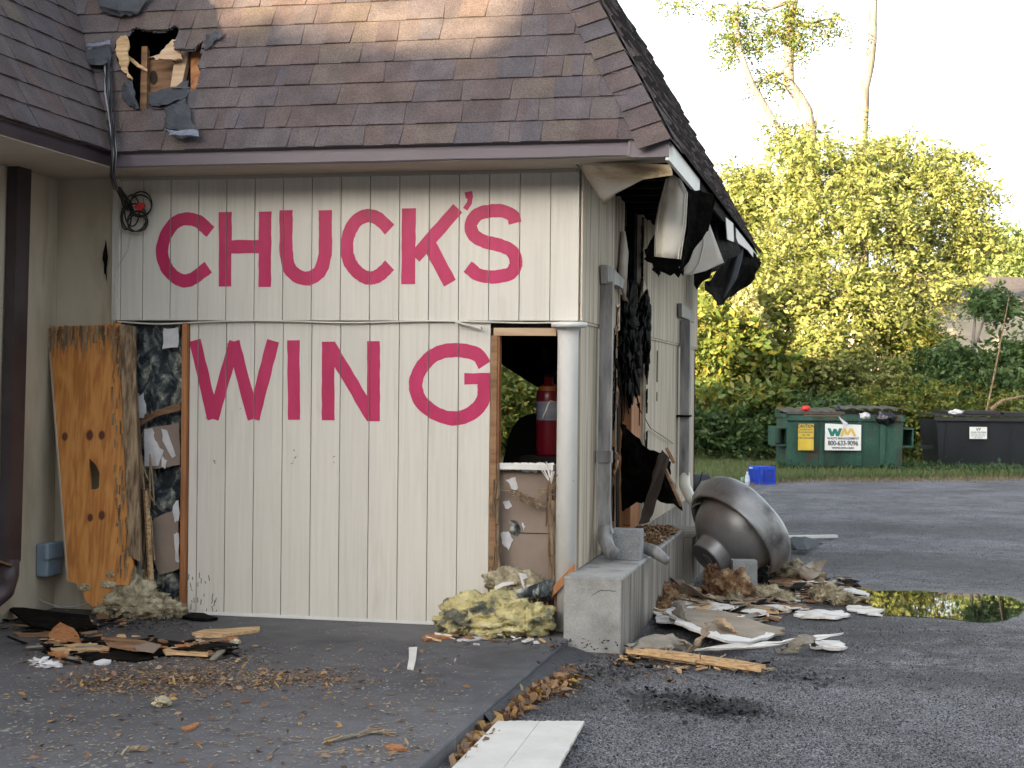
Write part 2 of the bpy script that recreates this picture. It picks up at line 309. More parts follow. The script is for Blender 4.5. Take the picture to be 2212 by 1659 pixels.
def ground_mat(name, base, kind):
    m = bpy.data.materials.new(name); m.use_nodes = True; n = m.node_tree.nodes; L = m.node_tree.links; b = n['Principled BSDF']
    tc = n.new('ShaderNodeTexCoord')
    def nz(scale, det=4, rg=.6, vec=None, dist=0):
        z = n.new('ShaderNodeTexNoise'); z.inputs['Scale'].default_value = scale; z.inputs['Detail'].default_value = det; z.inputs['Roughness'].default_value = rg; z.inputs['Distortion'].default_value = dist
        L.new(vec or tc.outputs['Object'], z.inputs['Vector']); return z.outputs[0]
    def mr(x, a, b_, c, d, smooth=False):
        r = n.new('ShaderNodeMapRange'); r.inputs[1].default_value = a; r.inputs[2].default_value = b_; r.inputs[3].default_value = c; r.inputs[4].default_value = d
        if smooth: r.interpolation_type = 'SMOOTHSTEP'
        L.new(x, r.inputs[0]); return r.outputs[0]
    def mt(op, a, b_):
        q = n.new('ShaderNodeMath'); q.operation = op
        for i, x in enumerate((a, b_)):
            if isinstance(x, (int, float)): q.inputs[i].default_value = x
            else: L.new(x, q.inputs[i])
        return q.outputs[0]
    def mix(f, a, b_):
        q = n.new('ShaderNodeMix'); q.data_type = 'RGBA'
        L.new(f, q.inputs[0])
        for i, x in ((6, a), (7, b_)):
            if isinstance(x, tuple): q.inputs[i].default_value = (*x, 1)
            else: L.new(x, q.inputs[i])
        return q.outputs[2]
    def blob(cx, cy, rx, ry, soft=.35, dist=.5):
        mp = n.new('ShaderNodeMapping'); mp.inputs['Location'].default_value = (-cx/rx, -cy/ry, 0); mp.inputs['Scale'].default_value = (1/rx, 1/ry, 0)
        L.new(tc.outputs['Object'], mp.inputs[0])
        ln = n.new('ShaderNodeVectorMath'); ln.operation = 'LENGTH'; L.new(mp.outputs[0], ln.inputs[0])
        dd = mt('ADD', ln.outputs['Value'], mr(nz(5, 6, .7), .3, .7, -dist, dist))
        return mr(dd, 1.0-soft, 1.0+soft, 1.0, 0.0, True)
    if kind == 'asphalt':
        big = mr(nz(.8, 6, .7), .36, .64, .62, 1.3); mid = mr(nz(6, 6, .7), .34, .66, .72, 1.28)
        fine = mr(nz(85, 3, .6), .38, .62, .18, 2.2)
        fine2 = mr(nz(36, 2, .5), .35, .65, .85, 1.15)
        sc_ = mt('MULTIPLY', mt('MULTIPLY', big, mid), mt('MULTIPLY', fine, fine2))
        vm = n.new('ShaderNodeVectorMath'); vm.operation = 'SCALE'; vm.inputs[0].default_value = base; L.new(sc_, vm.inputs['Scale'])
        col = vm.outputs[0]
        # pale and brownish stones
        col = mix(mr(nz(88, 2, .4), .66, .70, 0, .8), col, (.26, .25, .23))
        st = blob(.55, -.25, .75, .5); st2 = blob(.92, -1.72, .42, .20, .45, .9); st3 = blob(1.3, 1.5, 1.5, 1.9, .5, .7); st4 = blob(.15, -1.6, .4, .9, .5)
        stain = mt('MAXIMUM', mt('MAXIMUM', st, st2), mt('MAXIMUM', st3, st4))
        tr = blob(2.6, -.6, 2.0, .35, .6, .7); tr2 = blob(2.6, 5.5, 3.6, .8, .6, .6); tr3 = blob(3.2, 9.2, 3.0, .8, .6, .6)
        col = mix(mt('MULTIPLY', stain, .62), col, (.018, .018, .019)); col = mix(mt('MULTIPLY', st2, .6), col, (.008, .008, .009))
        col = mix(mt('MULTIPLY', mt('MAXIMUM', tr, mt('MAXIMUM', tr2, tr3)), .5), col, (.035, .034, .036))
        wet = blob(2.35, 2.62, 1.05, .85, .35, .3)
        col = mix(mt('MULTIPLY', wet, .6), col, (.03, .03, .032))
        L.new(mr(wet, 0, 1, .82, .28), b.inputs['Roughness'])
        b.inputs['Specular IOR Level'].default_value = .6
        bp = n.new('ShaderNodeBump'); bp.inputs['Distance'].default_value = .005; L.new(fine, bp.inputs['Height']); L.new(bp.outputs[0], b.inputs['Normal']); 
    elif kind == 'slab':
        big = mr(nz(1.1, 6, .65), .32, .68, .62, 1.35); mid = mr(nz(9, 6), .3, .7, .8, 1.2); fine = mr(nz(120, 2), .3, .7, .75, 1.25)
        vm = n.new('ShaderNodeVectorMath'); vm.operation = 'SCALE'; vm.inputs[0].default_value = base; L.new(mt('MULTIPLY', mt('MULTIPLY', big, mid), fine), vm.inputs['Scale'])
        col = vm.outputs[0]
        cl = blob(-.5, -.3, 1.6, .33, .6, .3)
        col = mix(mt('MULTIPLY', cl, .6), col, (.16, .16, .165))
        cl2 = blob(-.9, -3.4, 1.3, .9, .7, .6)
        col = mix(mt('MULTIPLY', cl2, .45), col, (.17, .17, .18))
        dk1 = blob(-2.7, -.9, 1.3, .8, .7, .5); dk2 = blob(-2.0, -3.0, 1.2, .8, .7, .7)
        col = mix(mt('MULTIPLY', mt('MAXIMUM', dk1, dk2), .45), col, (.028, .029, .033))
        mp = n.new('ShaderNodeMapping'); mp.inputs['Scale'].default_value = (30, 17, 1); mp.inputs['Rotation'].default_value = (0, 0, .25); L.new(tc.outputs['Object'], mp.inputs[0])
        vo = n.new('ShaderNodeTexVoronoi'); vo.inputs['Scale'].default_value = 1; L.new(mp.outputs[0], vo.inputs['Vector'])
        de = mr(nz(1.6, 6, .75), .46, .64, .0, .40)
        fl = mt('SUBTRACT', de, mt('ADD', vo.outputs['Distance'], mr(nz(60, 3), .3, .7, -.16, .16)))
        col = mix(mr(fl, 0, .06, 0, .75), col, (.30, .275, .235))
        L.new(mr(nz(3, 4), .3, .7, .6, .85), b.inputs['Roughness'])
        bp = n.new('ShaderNodeBump'); bp.inputs['Distance'].default_value = .003; L.new(nz(50, 5), bp.inputs['Height']); L.new(bp.outputs[0], b.inputs['Normal'])
    else:
        col = mix(mr(nz(1.2, 6), .4, .6, 0, 1), (.06, .085, .03), (.10, .09, .055)); b.inputs['Roughness'].default_value = .95
    L.new(col, b.inputs['Base Color']); return m
m_asphalt = ground_mat('asphalt', (.150, .150, .167), 'asphalt')
m_slab = ground_mat('stained_slab', (.078, .079, .088), 'slab')
m_dirt = ground_mat('grassy_soil', None, 'dirt')
m_water = bpy.data.materials.new('puddle_water'); m_water.use_nodes = True
_b = m_water.node_tree.nodes['Principled BSDF']; _b.inputs['Base Color'].default_value = (.012, .012, .012, 1); _b.inputs['Roughness'].default_value = .015; _b.inputs['IOR'].default_value = 1.6

# ------------------------------------------------------------------ setting: ground, lot, slab, puddle
g = MB(); g.add([(-600,-300,-.10),(600,-300,-.10),(600,900,-.10),(-600,900,-.10)], [(0,1,2,3)]); struct('ground', g, m_dirt)
def edge_y(x):
    return float(np.interp(x, [-14,-6,0,1,2.6,5,10,34], [12,14,17.75,19.1,20.1,21.3,23,30])) + .25*noise.noise(Vector((x*.7,3,0)))+.2*noise.noise(Vector((x*3,1,0)))
edge = []
for i in range(60):
    x = -14 + i*.8; y = edge_y(x)
    edge.append((x, y, ASPH))
a = MB(); a.add([(-.004,-40,ASPH),(34,-40,ASPH)] + edge[::-1] + [(-14,7.4,ASPH),(-.004,7.4,ASPH)], [tuple(range(2+60+2))]); struct('asphalt_lot', a, m_asphalt)
s_ = MB(); s_.box((-16,-16,-.30), (0.0,0.0,0.0)); slab = struct('concrete_slab', s_, m_slab)
bv = slab.modifiers.new('bevel', 'BEVEL'); bv.width = .012; bv.segments = 2
pp = [(1752,1287),(1785,1279),(1810,1271),(1860,1272),(1900,1277),(1960,1277),(2030,1280),(2090,1283),(2140,1287),(2185,1291),(2215,1303),(2214,1318),(2200,1331),(2170,1340),(2120,1345),(2060,1338),(1990,1334),(1930,1331),(1880,1327),(1850,1318),(1815,1308),(1790,1302),(1762,1298)]
pts = []
for i in range(len(pp)):
    p = GR(*pp[i]); q = GR(*pp[(i+1) % len(pp)])
    for t in (0, .25, .5, .75):
        r = p*(1-t)+q*t; r = r + np.array([noise.noise(Vector((r[0]*6, r[1]*6, 1)))*.06, noise.noise(Vector((r[0]*6, r[1]*6, 9)))*.09, 0]); pts.append(r)
pu = MB(); pu.add([(p[0], p[1], ASPH+.004) for p in pts], [tuple(range(len(pts)))]); struct('puddle', pu, m_water)
# asphalt fillet patch along the slab edge
k = MB(); rows = []
for i in range(16):
    y = -.45 - i*.14; wd = .16+.05*noise.noise(Vector((y*3, 0, 0)))
    wd *= max(.25, 1 - i/17)
    rows.append([(.002, y, -.022+.01*noise.noise(Vector((y*5, 4, 0)))), (wd*.4, y, -.03+.012*noise.noise(Vector((y*6, 1, 0)))), (wd*.8, y, -.05), (wd*1.25, y, -.082)])
k.loft(rows); struct('asphalt_fillet', k, M('black_patch_tar', [(.03,.032,.038),(.055,.058,.066)], (20,20,20), .75, .006, 60))

# ------------------------------------------------------------------ the burnt building
B = thing('restaurant_building', 'burnt out single storey restaurant with cream siding, painted lettering and brown shingled mansard roof', 'building')
WX = -3.69          # wing wall plane
EX = .63; EY = -.50; EZ = 3.09
SF = 2.98           # soffit height
ks = .4806; kc = .877
# front wall: backing + boards
fw = part('front_wall', MB().box((-3.25,.004,2.0),(-.002,.10,3.02)), m_side_w, B)
part('lower_backing', MB().box((-2.70,.022,0),(-.60,.10,2.0)), m_side_w, fw)
gx = [-3.25, -3.20] + [-1.411+.2032*i for i in range(-8, 7)] + [-.002]
gx = sorted(gx)
for a_, b_ in zip(gx[:-1], gx[1:]):
    if b_-a_ < .02: continue
    part('siding_board', MB().box((a_+.003,-.020,2.003),(b_-.003,.003,2.975)), m_side_w, fw)
gl = [-2.695] + [x for x in gx if -2.65 < x < -.62] + [-.585]
for i, (a_, b_) in enumerate(zip(gl[:-1], gl[1:])):
    z0 = .004+rnd(0, .01)
    part('siding_board', MB().box((a_+.003,0.0,z0),(b_-.003,.0215,1.992)), m_side_w, fw)
lp = MB(); rows = []
for i in range(41):
    x = -3.22+i*(3.10/40); sag = -.012*math.exp(-((x+2.95)/.25)**2) + .006*math.sin(x*5)
    rows.append([(x,-.004,2.0+sag),(x,-.030,1.998+sag),(x,-.031,1.990+sag),(x,-.004,1.988+sag)])
lp.loft(rows); part('drip_strip', lp, m_lip, fw)
part('sill_strip', MB().box((-2.69,-.006,0.001),(-.62,-.0005,.022)), m_white, fw)
part('corner_trim', MB().box((-3.262,-.028,2.0),(-3.215,-.0205,2.975)), m_lip, fw)
# beige panel left of the siding and wing wall
part('wing_front_panel', MB().box((WX,.001,0),(-3.255,.08,3.02)), m_beige, B)
ww = part('wing_wall', MB().box((WX-.12,-3.0,0),(WX,0.0,3.02)), m_beige, B)
part('pilaster', MB().box((WX,-2.6,0),(WX+.03,-1.32,SF)), m_white, B)
# painted lettering: stroke quads clipped to the boards
def clip(poly, x0, x1):
    for s_g, xv in ((1, x0), (-1, x1)):
        out = []
        for i in range(len(poly)):
            p = poly[i]; q = poly[(i+1) % len(poly)]; dp = s_g*(p[0]-xv); dq = s_g*(q[0]-xv)
            if dp >= 0: out.append(p)
            if (dp >= 0) != (dq >= 0):
                t = dp/(dp-dq); out.append(p+(q-p)*t)
        poly = out
        if len(poly) < 3: return None
    return poly
def letter(strokes, yface, yback, grooves, wpx=27):
    mb = MB(); lay = 0
    for st in strokes:
        wd = (st[0] if isinstance(st[0], (int, float)) else wpx)*1.1
        ps = st[1:] if isinstance(st[0], (int, float)) else st
        P = [FR(u, v, yface)[[0, 2]] for u, v in ps]
        # resample + wobble
        Q = []
        for i in range(len(P)-1):
            n_ = max(1, int(np.linalg.norm(P[i+1]-P[i])/.05))
            for j in range(n_): Q.append(P[i]+(P[i+1]-P[i])*j/n_)
        Q.append(P[-1]); hw = wd/2/330
        L_, R_ = [], []
        for i, p in enumerate(Q):
            d = Q[min(i+1, len(Q)-1)]-Q[max(i-1, 0)]; d = d/np.linalg.norm(d); nn = np.array([-d[1], d[0]])
            L_.append(p+nn*(hw+rnd(-.0022, .0022))); R_.append(p-nn*(hw+rnd(-.0022, .0022)))
        lay += 1
        for i in range(len(Q)-1):
            quad = [L_[i], L_[i+1], R_[i+1], R_[i]]
            mb.add([(q[0], yback-.0006-.0001*lay, q[1]) for q in quad], [(0,1,2,3)])
            for a_, b_ in grooves:
                c = clip([q.copy() for q in quad], a_+.0031, b_-.0031)
                if c: mb.add([(q[0], yface-.0008-.0002*lay-.00003*(i % 2), q[1]) for q in c], [tuple(range(len(c)))])
    part('painted_letter', mb, m_pink, fw)
GU = list(zip(gx[:-1], gx[1:])); GLo = list(zip(gl[:-1], gl[1:]))
up = dict(yface=-.020, yback=.004, grooves=GU); lo = dict(yface=0.0, yback=.022, grooves=GLo)
def arc(pts):   # Catmull-Rom
    P = [np.array(p, float) for p in pts]; P = [2*P[0]-P[1]] + P + [2*P[-1]-P[-2]]; out = []
    for i in range(1, len(P)-2):
        for t in np.linspace(0, 1, 6)[:-1]:
            a, b, c, d = P[i-1:i+3]; out.append(tuple(.5*((2*b)+(-a+c)*t+(2*a-5*b+4*c-d)*t*t+(-a+3*b-3*c+d)*t**3)))
    out.append(tuple(P[-2])); return out
Cc = [(455,501),(427,478),(400,473),(375,484),(356,514),(350,545),(358,575),(376,597),(398,607),(420,600),(450,577)]
letter([arc(Cc)], **up)
letter([[28,(487,458),(486,619)],[27,(573,457),(572,620)],[27,(500,533),(561,533)]], **up)
letter([[28]+arc([(618,454),(618,500),(619,550),(629,585),(660,602),(690,587),(702,550),(703,500),(703,454)])], **up)
letter([arc([(842,496),(818,473),(795,466),(770,477),(754,505),(749,536),(756,567),(775,590),(797,601),(820,594),(842,573)])], **up)
letter([[29,(883,450),(882,614)],[26,(989,450),(896,556)],[28,(925,524),(972,612)]], **up)
letter([[15,(1012,414),(1014,428)],[11,(1016,424),(1014,438),(1005,452)]], **up)
letter([[26]+arc([(1113,482),(1108,466),(1085,456),(1060,456),(1032,463),(1017,485),(1024,508),(1048,522),(1080,530),(1105,542),(1115,566),(1103,590),(1070,598),(1035,594),(1010,576)])], **up)
letter([[26,(421,735),(461,905)],[25,(460,905),(507,738)],[27,(504,738),(548,905)],[27,(547,905),(590,736)]], **lo)
letter([[26,(634,735),(635,907)]], **lo)
letter([[27,(709,738),(709,908)],[27,(807,737),(807,910)],[27,(711,745),(805,903)]], **lo)
letter([[28]+arc([(1047,789),(1030,766),(985,756),(940,766),(908,798),(898,833),(910,868),(945,895),(985,904),(1022,890),(1044,862),(1047,828)]),[22,(1003,818),(1061,818)]], **lo)

# left broken bay: mouldy insulation, torn papers, studs
bay = part('broken_bay', MB().box((-3.23,.09,0),(-2.70,.12,2.0)), m_drywall, B)
def rag3(pts, a=1.6, n=3):
    out = []
    for i in range(len(pts)):
        p = np.array(pts[i], float); q = np.array(pts[(i+1) % len(pts)], float)
        for j in range(n): out.append(tuple(p+(q-p)*j/n+np.array([rnd(-a,a), rnd(-a,a), 0])))
    return out
def fluff(mb, c, r, sub=3, amp=.35, fr=3.0, zmin=None, seed=0):
    import bmesh
    bm = bmesh.new(); bmesh.ops.create_icosphere(bm, subdivisions=sub, radius=1)
    vs = []
    for v in bm.verts:
        d = v.co.normalized(); q = d*fr+Vector((seed, seed*.7, 0))
        k_ = 1+amp*noise.noise(q)+amp*.5*noise.noise(q*2.7)+amp*.28*noise.noise(q*6.5)
        p = [c[i]+d[i]*r[i]*k_ for i in range(3)]
        if zmin is not None and p[2] < zmin: p[2] = zmin
        vs.append(p)
    mb.add(vs, [tuple(v.index for v in f.verts) for f in bm.faces]); bm.free()
mo = MB(); rows = []
for i in range(50):
    z = .02+i*1.96/49; rows.append([(-3.2+j*.5/14, .055+.05*noise.noise(Vector((j*.35, z*6, 2)))+.02*noise.noise(Vector((j*.9, z*19, 5))), z) for j in range(15)])
mo.loft(rows); part('insulation_batt', mo, m_mould, bay, True)
part('stud', MB().box((-2.735,-.035,.01),(-2.70,.06,1.985)), m_wood_o, bay)
part('stud', MB().box((-3.235,-.01,.01),(-3.17,.07,1.97)), m_wood_b, bay)
def paper(pts, y, mat, t=-.003):
    P = [FR(u, v, y) for u, v in pts]; part('torn_paper', MB().prism(P, (0, t, 0)), mat, bay)
def rag(pts, amp=2.5, n=3):
    out = []
    for i in range(len(pts)):
        p = np.array(pts[i], float); q = np.array(pts[(i+1) % len(pts)], float)
        for j in range(n): out.append(tuple(p+(q-p)*j/n+np.array([rnd(-amp, amp), rnd(-amp, amp)])))
    return out
paper(rag([(355,710),(386,705),(386,750),(352,755)]), -.005, m_paper)
paper(rag([(292,862),(310,850),(318,885),(310,905),(292,900)]), -.005, m_paper)
paper(rag([(312,925),(388,915),(388,1005),(350,1012),(310,1010)]), -.004, m_drywall)
paper(rag([(312,925),(330,925),(335,950),(352,975),(345,1005),(312,1008)]), -.010, m_paper)
paper(rag([(348,925),(362,930),(380,985),(372,990),(352,950)], 1.5), -.010, m_paper)
paper(rag([(350,985),(360,995),(358,1012),(350,1008)], 1.2), -.012, m_paper)
paper(rag([(330,1120),(386,1100),(386,1230),(345,1240),(320,1190)]), -.003, m_drywall)
paper(rag([(372,1092),(387,1080),(387,1125),(378,1130)], 2), -.010, m_paper)
paper(rag([(376,1155),(386,1150),(387,1215),(378,1210)], 2), -.010, m_paper)
bs = MB()
for i in range(7): 
    p = FR(288, 918+i*1.5, -.02); q = FR(390, 872+i*2+rnd(-3,3), -.02-.004*i); bs.bar(p, (p+q)/2+np.array([0,-.01,.02]), .006, .01); bs.bar((p+q)/2+np.array([0,-.01,.02]), q, .006, .008)
part('broken_lath', bs, m_wood_b, bay)
ss = MB()
for i in range(46):    # splintered timber strip standing at the left of the bay
    u0 = 238+rnd(0, 52); l = rnd(120, 420); v0 = rnd(705, 1320-l); ut = .055
    y = -.06-rnd(0, .05); p = FR(u0+(v0-705)*ut, v0, y); q = FR(u0+(v0+l-705)*ut+rnd(-5, 5), v0+l, y+rnd(-.015, .015)); ss.bar(p, q, rnd(.006, .022), rnd(.004, .012))
for i in range(26):
    u0 = rnd(285, 330); v0 = rnd(980, 1200); l = rnd(40, 130); p = FR(u0, v0, -.07); q = FR(u0+rnd(-22, 26), v0+l, -.07-rnd(0, .06)); ss.bar(p, q, rnd(.003, .012), rnd(.003, .006))
part('splintered_timber', ss, m_splint, bay, kind='stuff')
st2 = MB(); st2.bar(FR(315, 1060, -.09), FR(330, 1320, -.12), .035, .02); part('split_batten', st2, m_wood_p, bay)

# window bay at the right end of the front wall
wb = part('window_bay', MB().box((-.585,.06,0.0),(-.14,.09,1.06)), m_drywall, B)
part('header_board', MB().box((-.565,-.012,1.905),(-.15,.03,1.955)), m_wood_l, wb)
hb = MB().box((-.585,.0,1.955),(-.135,.08,2.0)); part('dark_gap', hb, m_char, wb)
part('jamb_stud', MB().box((-.583,-.008,.02),(-.540,.08,1.905)), m_wood_b, wb)
part('jamb_edge', MB().box((-.540,.005,.95),(-.528,.07,1.905)), m_wood_o, wb)
part('window_sill', MB().box((-.53,-.02,1.035),(-.16,.10,1.068)), m_white, wb)
pk = MB(); 
for i in range(7): pk.prism([FR(u, v, .035) for u, v in rag([(1072+i*18,1000),(1089+i*18,1000),(1089+i*18,1012+rnd(0,10)),(1073+i*18,1010+rnd(0,8))], 1, 3)], (0,-.004,0))
part('peeling_paint', pk, m_white, wb)
for pts_, mt_ in (([(1092,1035),(1112,1032),(1118,1055),(1108,1075),(1104,1050)], m_paper), ([(1085,1085),(1100,1080),(1106,1095),(1092,1100)], m_paper), ([(1082,1150),(1100,1148),(1108,1165),(1100,1188),(1084,1175)], m_paper), ([(1100,1125),(1118,1125),(1124,1145),(1118,1160),(1102,1150)], m_mould), ([(1128,1128),(1135,1138),(1130,1145)], m_paper)):
    part('torn_paper', MB().prism([FR(u, v, .056) for u, v in rag(pts_, 1.6)], (0, -.004, 0)), mt_, wb)
part('panel_joint', MB().box((-.45,.055,.615),(-.17,.059,.619)), m_char, wb)
sp = MB()
for i in range(60):
    s_l = i % 2; u0 = (rnd(1066, 1078) if s_l else rnd(1183, 1200)); v0 = rnd(1000, 1230); l = rnd(15, 90)
    p = FR(u0, v0, -.01-rnd(0, .03)); q = FR(u0+rnd(-5, 5), min(v0+l, 1290), -.01-rnd(0, .03)); sp.bar(p, q, rnd(.004, .02), rnd(.003, .01))
for i in range(34):
    t = rnd(0, 1); um = 1070+t*75 if i < 18 else 1145+t*45; vm = 1048+t*34 if i < 18 else 1082-t*40
    p = FR(um, vm+rnd(-8, 8), -.0); q = FR(um+rnd(20, 60), vm+(rnd(8, 30) if i < 18 else rnd(-30, 10)), -.03-rnd(0, .03)); sp.bar(p, q, rnd(.003, .009), rnd(.003, .006))
part('splintered_trim', sp, m_splint, wb, kind='stuff')
fan_ = MB()
for i in range(7):
    p = FR(1190, 1045, -.02); q = FR(1160+i*6+rnd(-2, 2), 992+rnd(-3, 12)+abs(i-1)*4, -.03-.004*i); fan_.bar(p, q, .012, .004)
part('splayed_splinter', fan_, m_wsheet, wb)
# round corner column
cp = part('column', MB().lathe([(0,.066),(0,.0675),(1.90,.067),(1.93,.070),(1.95,.080),(1.958,.095),(1.958,0)], (-.071,-.012,.0), (0,0,1), 28), m_white, B, True)
part('capital', MB().lathe([(1.958,0),(1.958,.115),(1.99,.118),(1.992,.10),(1.992,0)], (-.06,-.03,.0), (0,0,1), 28), m_white, cp, True)

# side wall
sw = part('side_wall', MB().box((-.03,.02,2.0),(.004,1.72,3.0)).box((-.03,2.85,2.0),(.004,7.3,3.0)).box((-.05,.05,.0),(-.012,1.15,2.0)).box((-.05,3.2,.0),(-.012,7.3,2.0)), m_side_t, B)
def sboards(y0, y1, z0, z1, x, step=.1016, ragged=None):
    y = y0
    while y < y1-.01:
        ye = min(y+step, y1); a_, b_ = z0, z1
        if ragged: a_, b_ = ragged(y, z0, z1)
        part('siding_board', MB().box((x-.012, y+.002, a_), (x, ye-.002, b_)), m_side_b if (z0 > 2 and (1.3 < y < 1.9 or 2.7 < y < 3.12)) or (z0 < 1 and 1.1 < y < 1.3) else m_side_t, sw); y = ye
sboards(-.019, 1.42, 2.003, 2.975, .020)
sboards(1.42, 1.80, 2.22, 2.975, .020, .095, lambda y, a, b: (2.2+rnd(-.05,.05)+(y-1.42)*.2, b))
sboards(2.85, 7.3, 2.003, 2.975, .020, .1016, lambda y, a, b: (a if y > 3.0 else a+.1+rnd(0,.1), b))
sboards(.06, 1.25, .40, 1.99, .0)
sboards(3.25, 7.3, .40, 1.99, .0)
part('seam_strip', MB().box((-.005,.0,1.985),(.012,1.2,2.003)).box((-.005,3.2,1.985),(.012,7.3,2.003)), m_side_t, sw)
part('corner_post', MB().box((-.10,7.2,0),(0.0-.001,7.302,2.0)), m_side_t, sw)
# burnt gap in the side wall
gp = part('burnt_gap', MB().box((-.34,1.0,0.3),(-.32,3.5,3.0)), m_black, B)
part('stud', MB().box((-.06,1.27,.42),(-.030,1.46,1.95)), m_wood_o, gp)
part('stud', MB().box((-.06,1.475,.42),(-.022,1.52,1.80)), m_splint, gp)
part('stud', MB().box((-.09,1.53,.42),(-.05,1.74,1.70)), m_wood_o, gp)
part('stud', MB().box((-.06,1.76,.42),(-.03,1.84,2.4)), m_splint, gp)
part('stud', MB().box((-.13,2.62,.42),(-.03,3.16,1.50)), m_wood_o, gp)
part('stud', MB().box((-.13,2.70,1.5),(-.03,3.10,3.0)), m_char, gp)
part('stud', MB().box((-.10,2.08,.42),(-.06,2.20,3.0)), m_char, gp)
cl = MB(); fluff(cl, (-.03,2.2,2.12), (.06,.34,.26), 5, .7, 3.4, seed=3); fluff(cl, (-.03,2.55,1.85), (.06,.36,.30), 5, .7, 3.4, seed=5)
fluff(cl, (.03,2.95,2.15), (.035,.20,.20), 4, .7, 3.4, seed=9); fluff(cl, (.025,3.08,1.95), (.025,.08,.24), 4, .8, 3.4, seed=11)
part('charred_mass', cl, m_char, gp, True, kind='stuff')
ci = MB(); fluff(ci, (-.03,1.45,2.02), (.05,.14,.20), 4, .8, 3, seed=1); fluff(ci, (-.03,1.55,1.55), (.035,.16,.16), 4, .7, 3, seed=2); fluff(ci, (-.03,1.6,1.02), (.04,.14,.10), 4, .7, 3, seed=4); part('scorched_insulation', ci, m_ins_r, gp)
cu = MB()
for i in range(60):
    y = rnd(1.3, 3.0); z = rnd(1.4, 2.3) if i > 20 else rnd(2.2, 2.9); cu.bar((rnd(-.03,.02), y, z), (rnd(-.02,.035), y+rnd(-.08,.08), z-rnd(.05,.3)), rnd(.004,.014), rnd(.004,.012))
part('charred_splinters', cu, m_char, gp, kind='stuff')
rg_ = MB()
for i in range(70):
    left = i % 2; z = rnd(1.9, 2.95) if rnd(0,1) < .6 else rnd(.5, 2.0)
    y = (1.80 if z > 2.2 else 1.38) if left else (2.86 if z > 2.0 else 3.2); L_ = rnd(.03,.16)
    yy = y+(rnd(0,.08) if left else -rnd(0,.08)); rg_.prism([(.022,yy,z),(.022,yy+rnd(.01,.05),z+rnd(0,.03)),(.024,yy+rnd(-.02,.03),z-L_)], (-.012,0,0))
part('ragged_char_edge', rg_, m_char, gp, kind='stuff')
pl1 = MB(); pl1.loft([[SD(1342+i*.0, 500, .03), SD(1350, 500, .05)], [SD(1338, 560, .03), SD(1357, 545, .07)], [SD(1336, 590, .04), SD(1354, 600, .08)], [SD(1342, 625, .05), SD(1352, 640, .06)], [SD(1346, 648, .03), SD(1358, 652, .04)]])
o = part('peeled_siding', pl1, m_tan_c, gp, True); solidify(o, .006)
pl2 = MB(); pl2.loft([[SD(1378, 652, .03), SD(1382, 612, .03)], [SD(1388, 636, .06), SD(1390, 603, .07)], [SD(1397, 622, .06), SD(1392, 608, .07)]])
o = part('peeled_siding', pl2, m_tan_c, gp, True); solidify(o, .005)
cr_ = MB(); cr_.box((.001,3.95,1.62),(.006,3.98,1.90)).box((.001,3.96,1.45),(.006,3.975,1.53)); part('burn_hole', cr_, m_char, sw)
# loose wire on the side wall
part('loose_wire', MB().tube([SD(1394, 905, .02), SD(1405, 925, .03), SD(1425, 938, .03), SD(1440, 948, .03), SD(1454, 958, .02)], .004, 5), m_cable, sw)
def spout(us, label=None):
    return us
# downspouts
def flatpipe(pts, wy, wx):
    mb = MB(); rows = []
    for (p, sc_y) in pts:
        p = np.array(p); a = wy/2*sc_y; b = wx/2
        rows.append([p+np.array([-b, -a, 0]), p+np.array([b, -a, 0]), p+np.array([b, a, 0]), p+np.array([-b, a, 0]), p+np.array([-b, -a, 0])])
    mb.loft(rows); mb.f.append(tuple(range(3, -1, -1))); n_ = len(rows)*5; mb.f.append((n_-5, n_-4, n_-3, n_-2)); return mb
d1 = part('downspout', flatpipe([((.065,.72,2.30),.75),((.065,.70,1.6),.75),((.065,.68,1.12),.75)], .09, .085), m_galv, B)
part('coupling', flatpipe([((.065,.68,1.14),.9),((.065,.68,1.06),.9)], .10, .10), m_galv, d1)
part('lower_spout', flatpipe([((.065,.68,1.06),.7),((.07,.64,.80),.7),((.085,.60,.62),.85),((.10,.60,.58),.9)], .09, .085), m_galv, d1)
part('elbow', MB().tube([(.085,.60,.63),(.09,.58,.54),(.13,.52,.47),(.17,.50,.445)], [.05,.052,.05,.048], 12), m_galv, d1, True)
ob = MB(); ob.prism([SD(1297,572,.03), SD(1308,578,.03), SD(1334,604,.03), SD(1331,624,.03), SD(1320,616,.03), SD(1298,612,.03)], (.05, 0, 0)); part('torn_outlet', ob, m_galv, d1)
d2 = part('downspout', flatpipe([((.075,5.62,2.24),1),((.075,5.62,.70),1)], .11, .095), m_galv, B)
part('elbow', MB().tube([(.075,5.62,.72),(.085,5.56,.60),(.16,5.45,.48),(.25,5.35,.43)], [.055,.056,.055,.052], 12), m_vinyl, d2, True)
part('bracket', MB().box((.0,5.50,1.28),(.13,5.74,1.30)), m_char, d2)
part('torn_outlet', MB().prism([SD(1464,655,.03), SD(1474,662,.03), SD(1493,680,.03), SD(1491,697,.03), SD(1480,690,.03), SD(1464,684,.03)], (.04,0,0)), m_galv, d2)

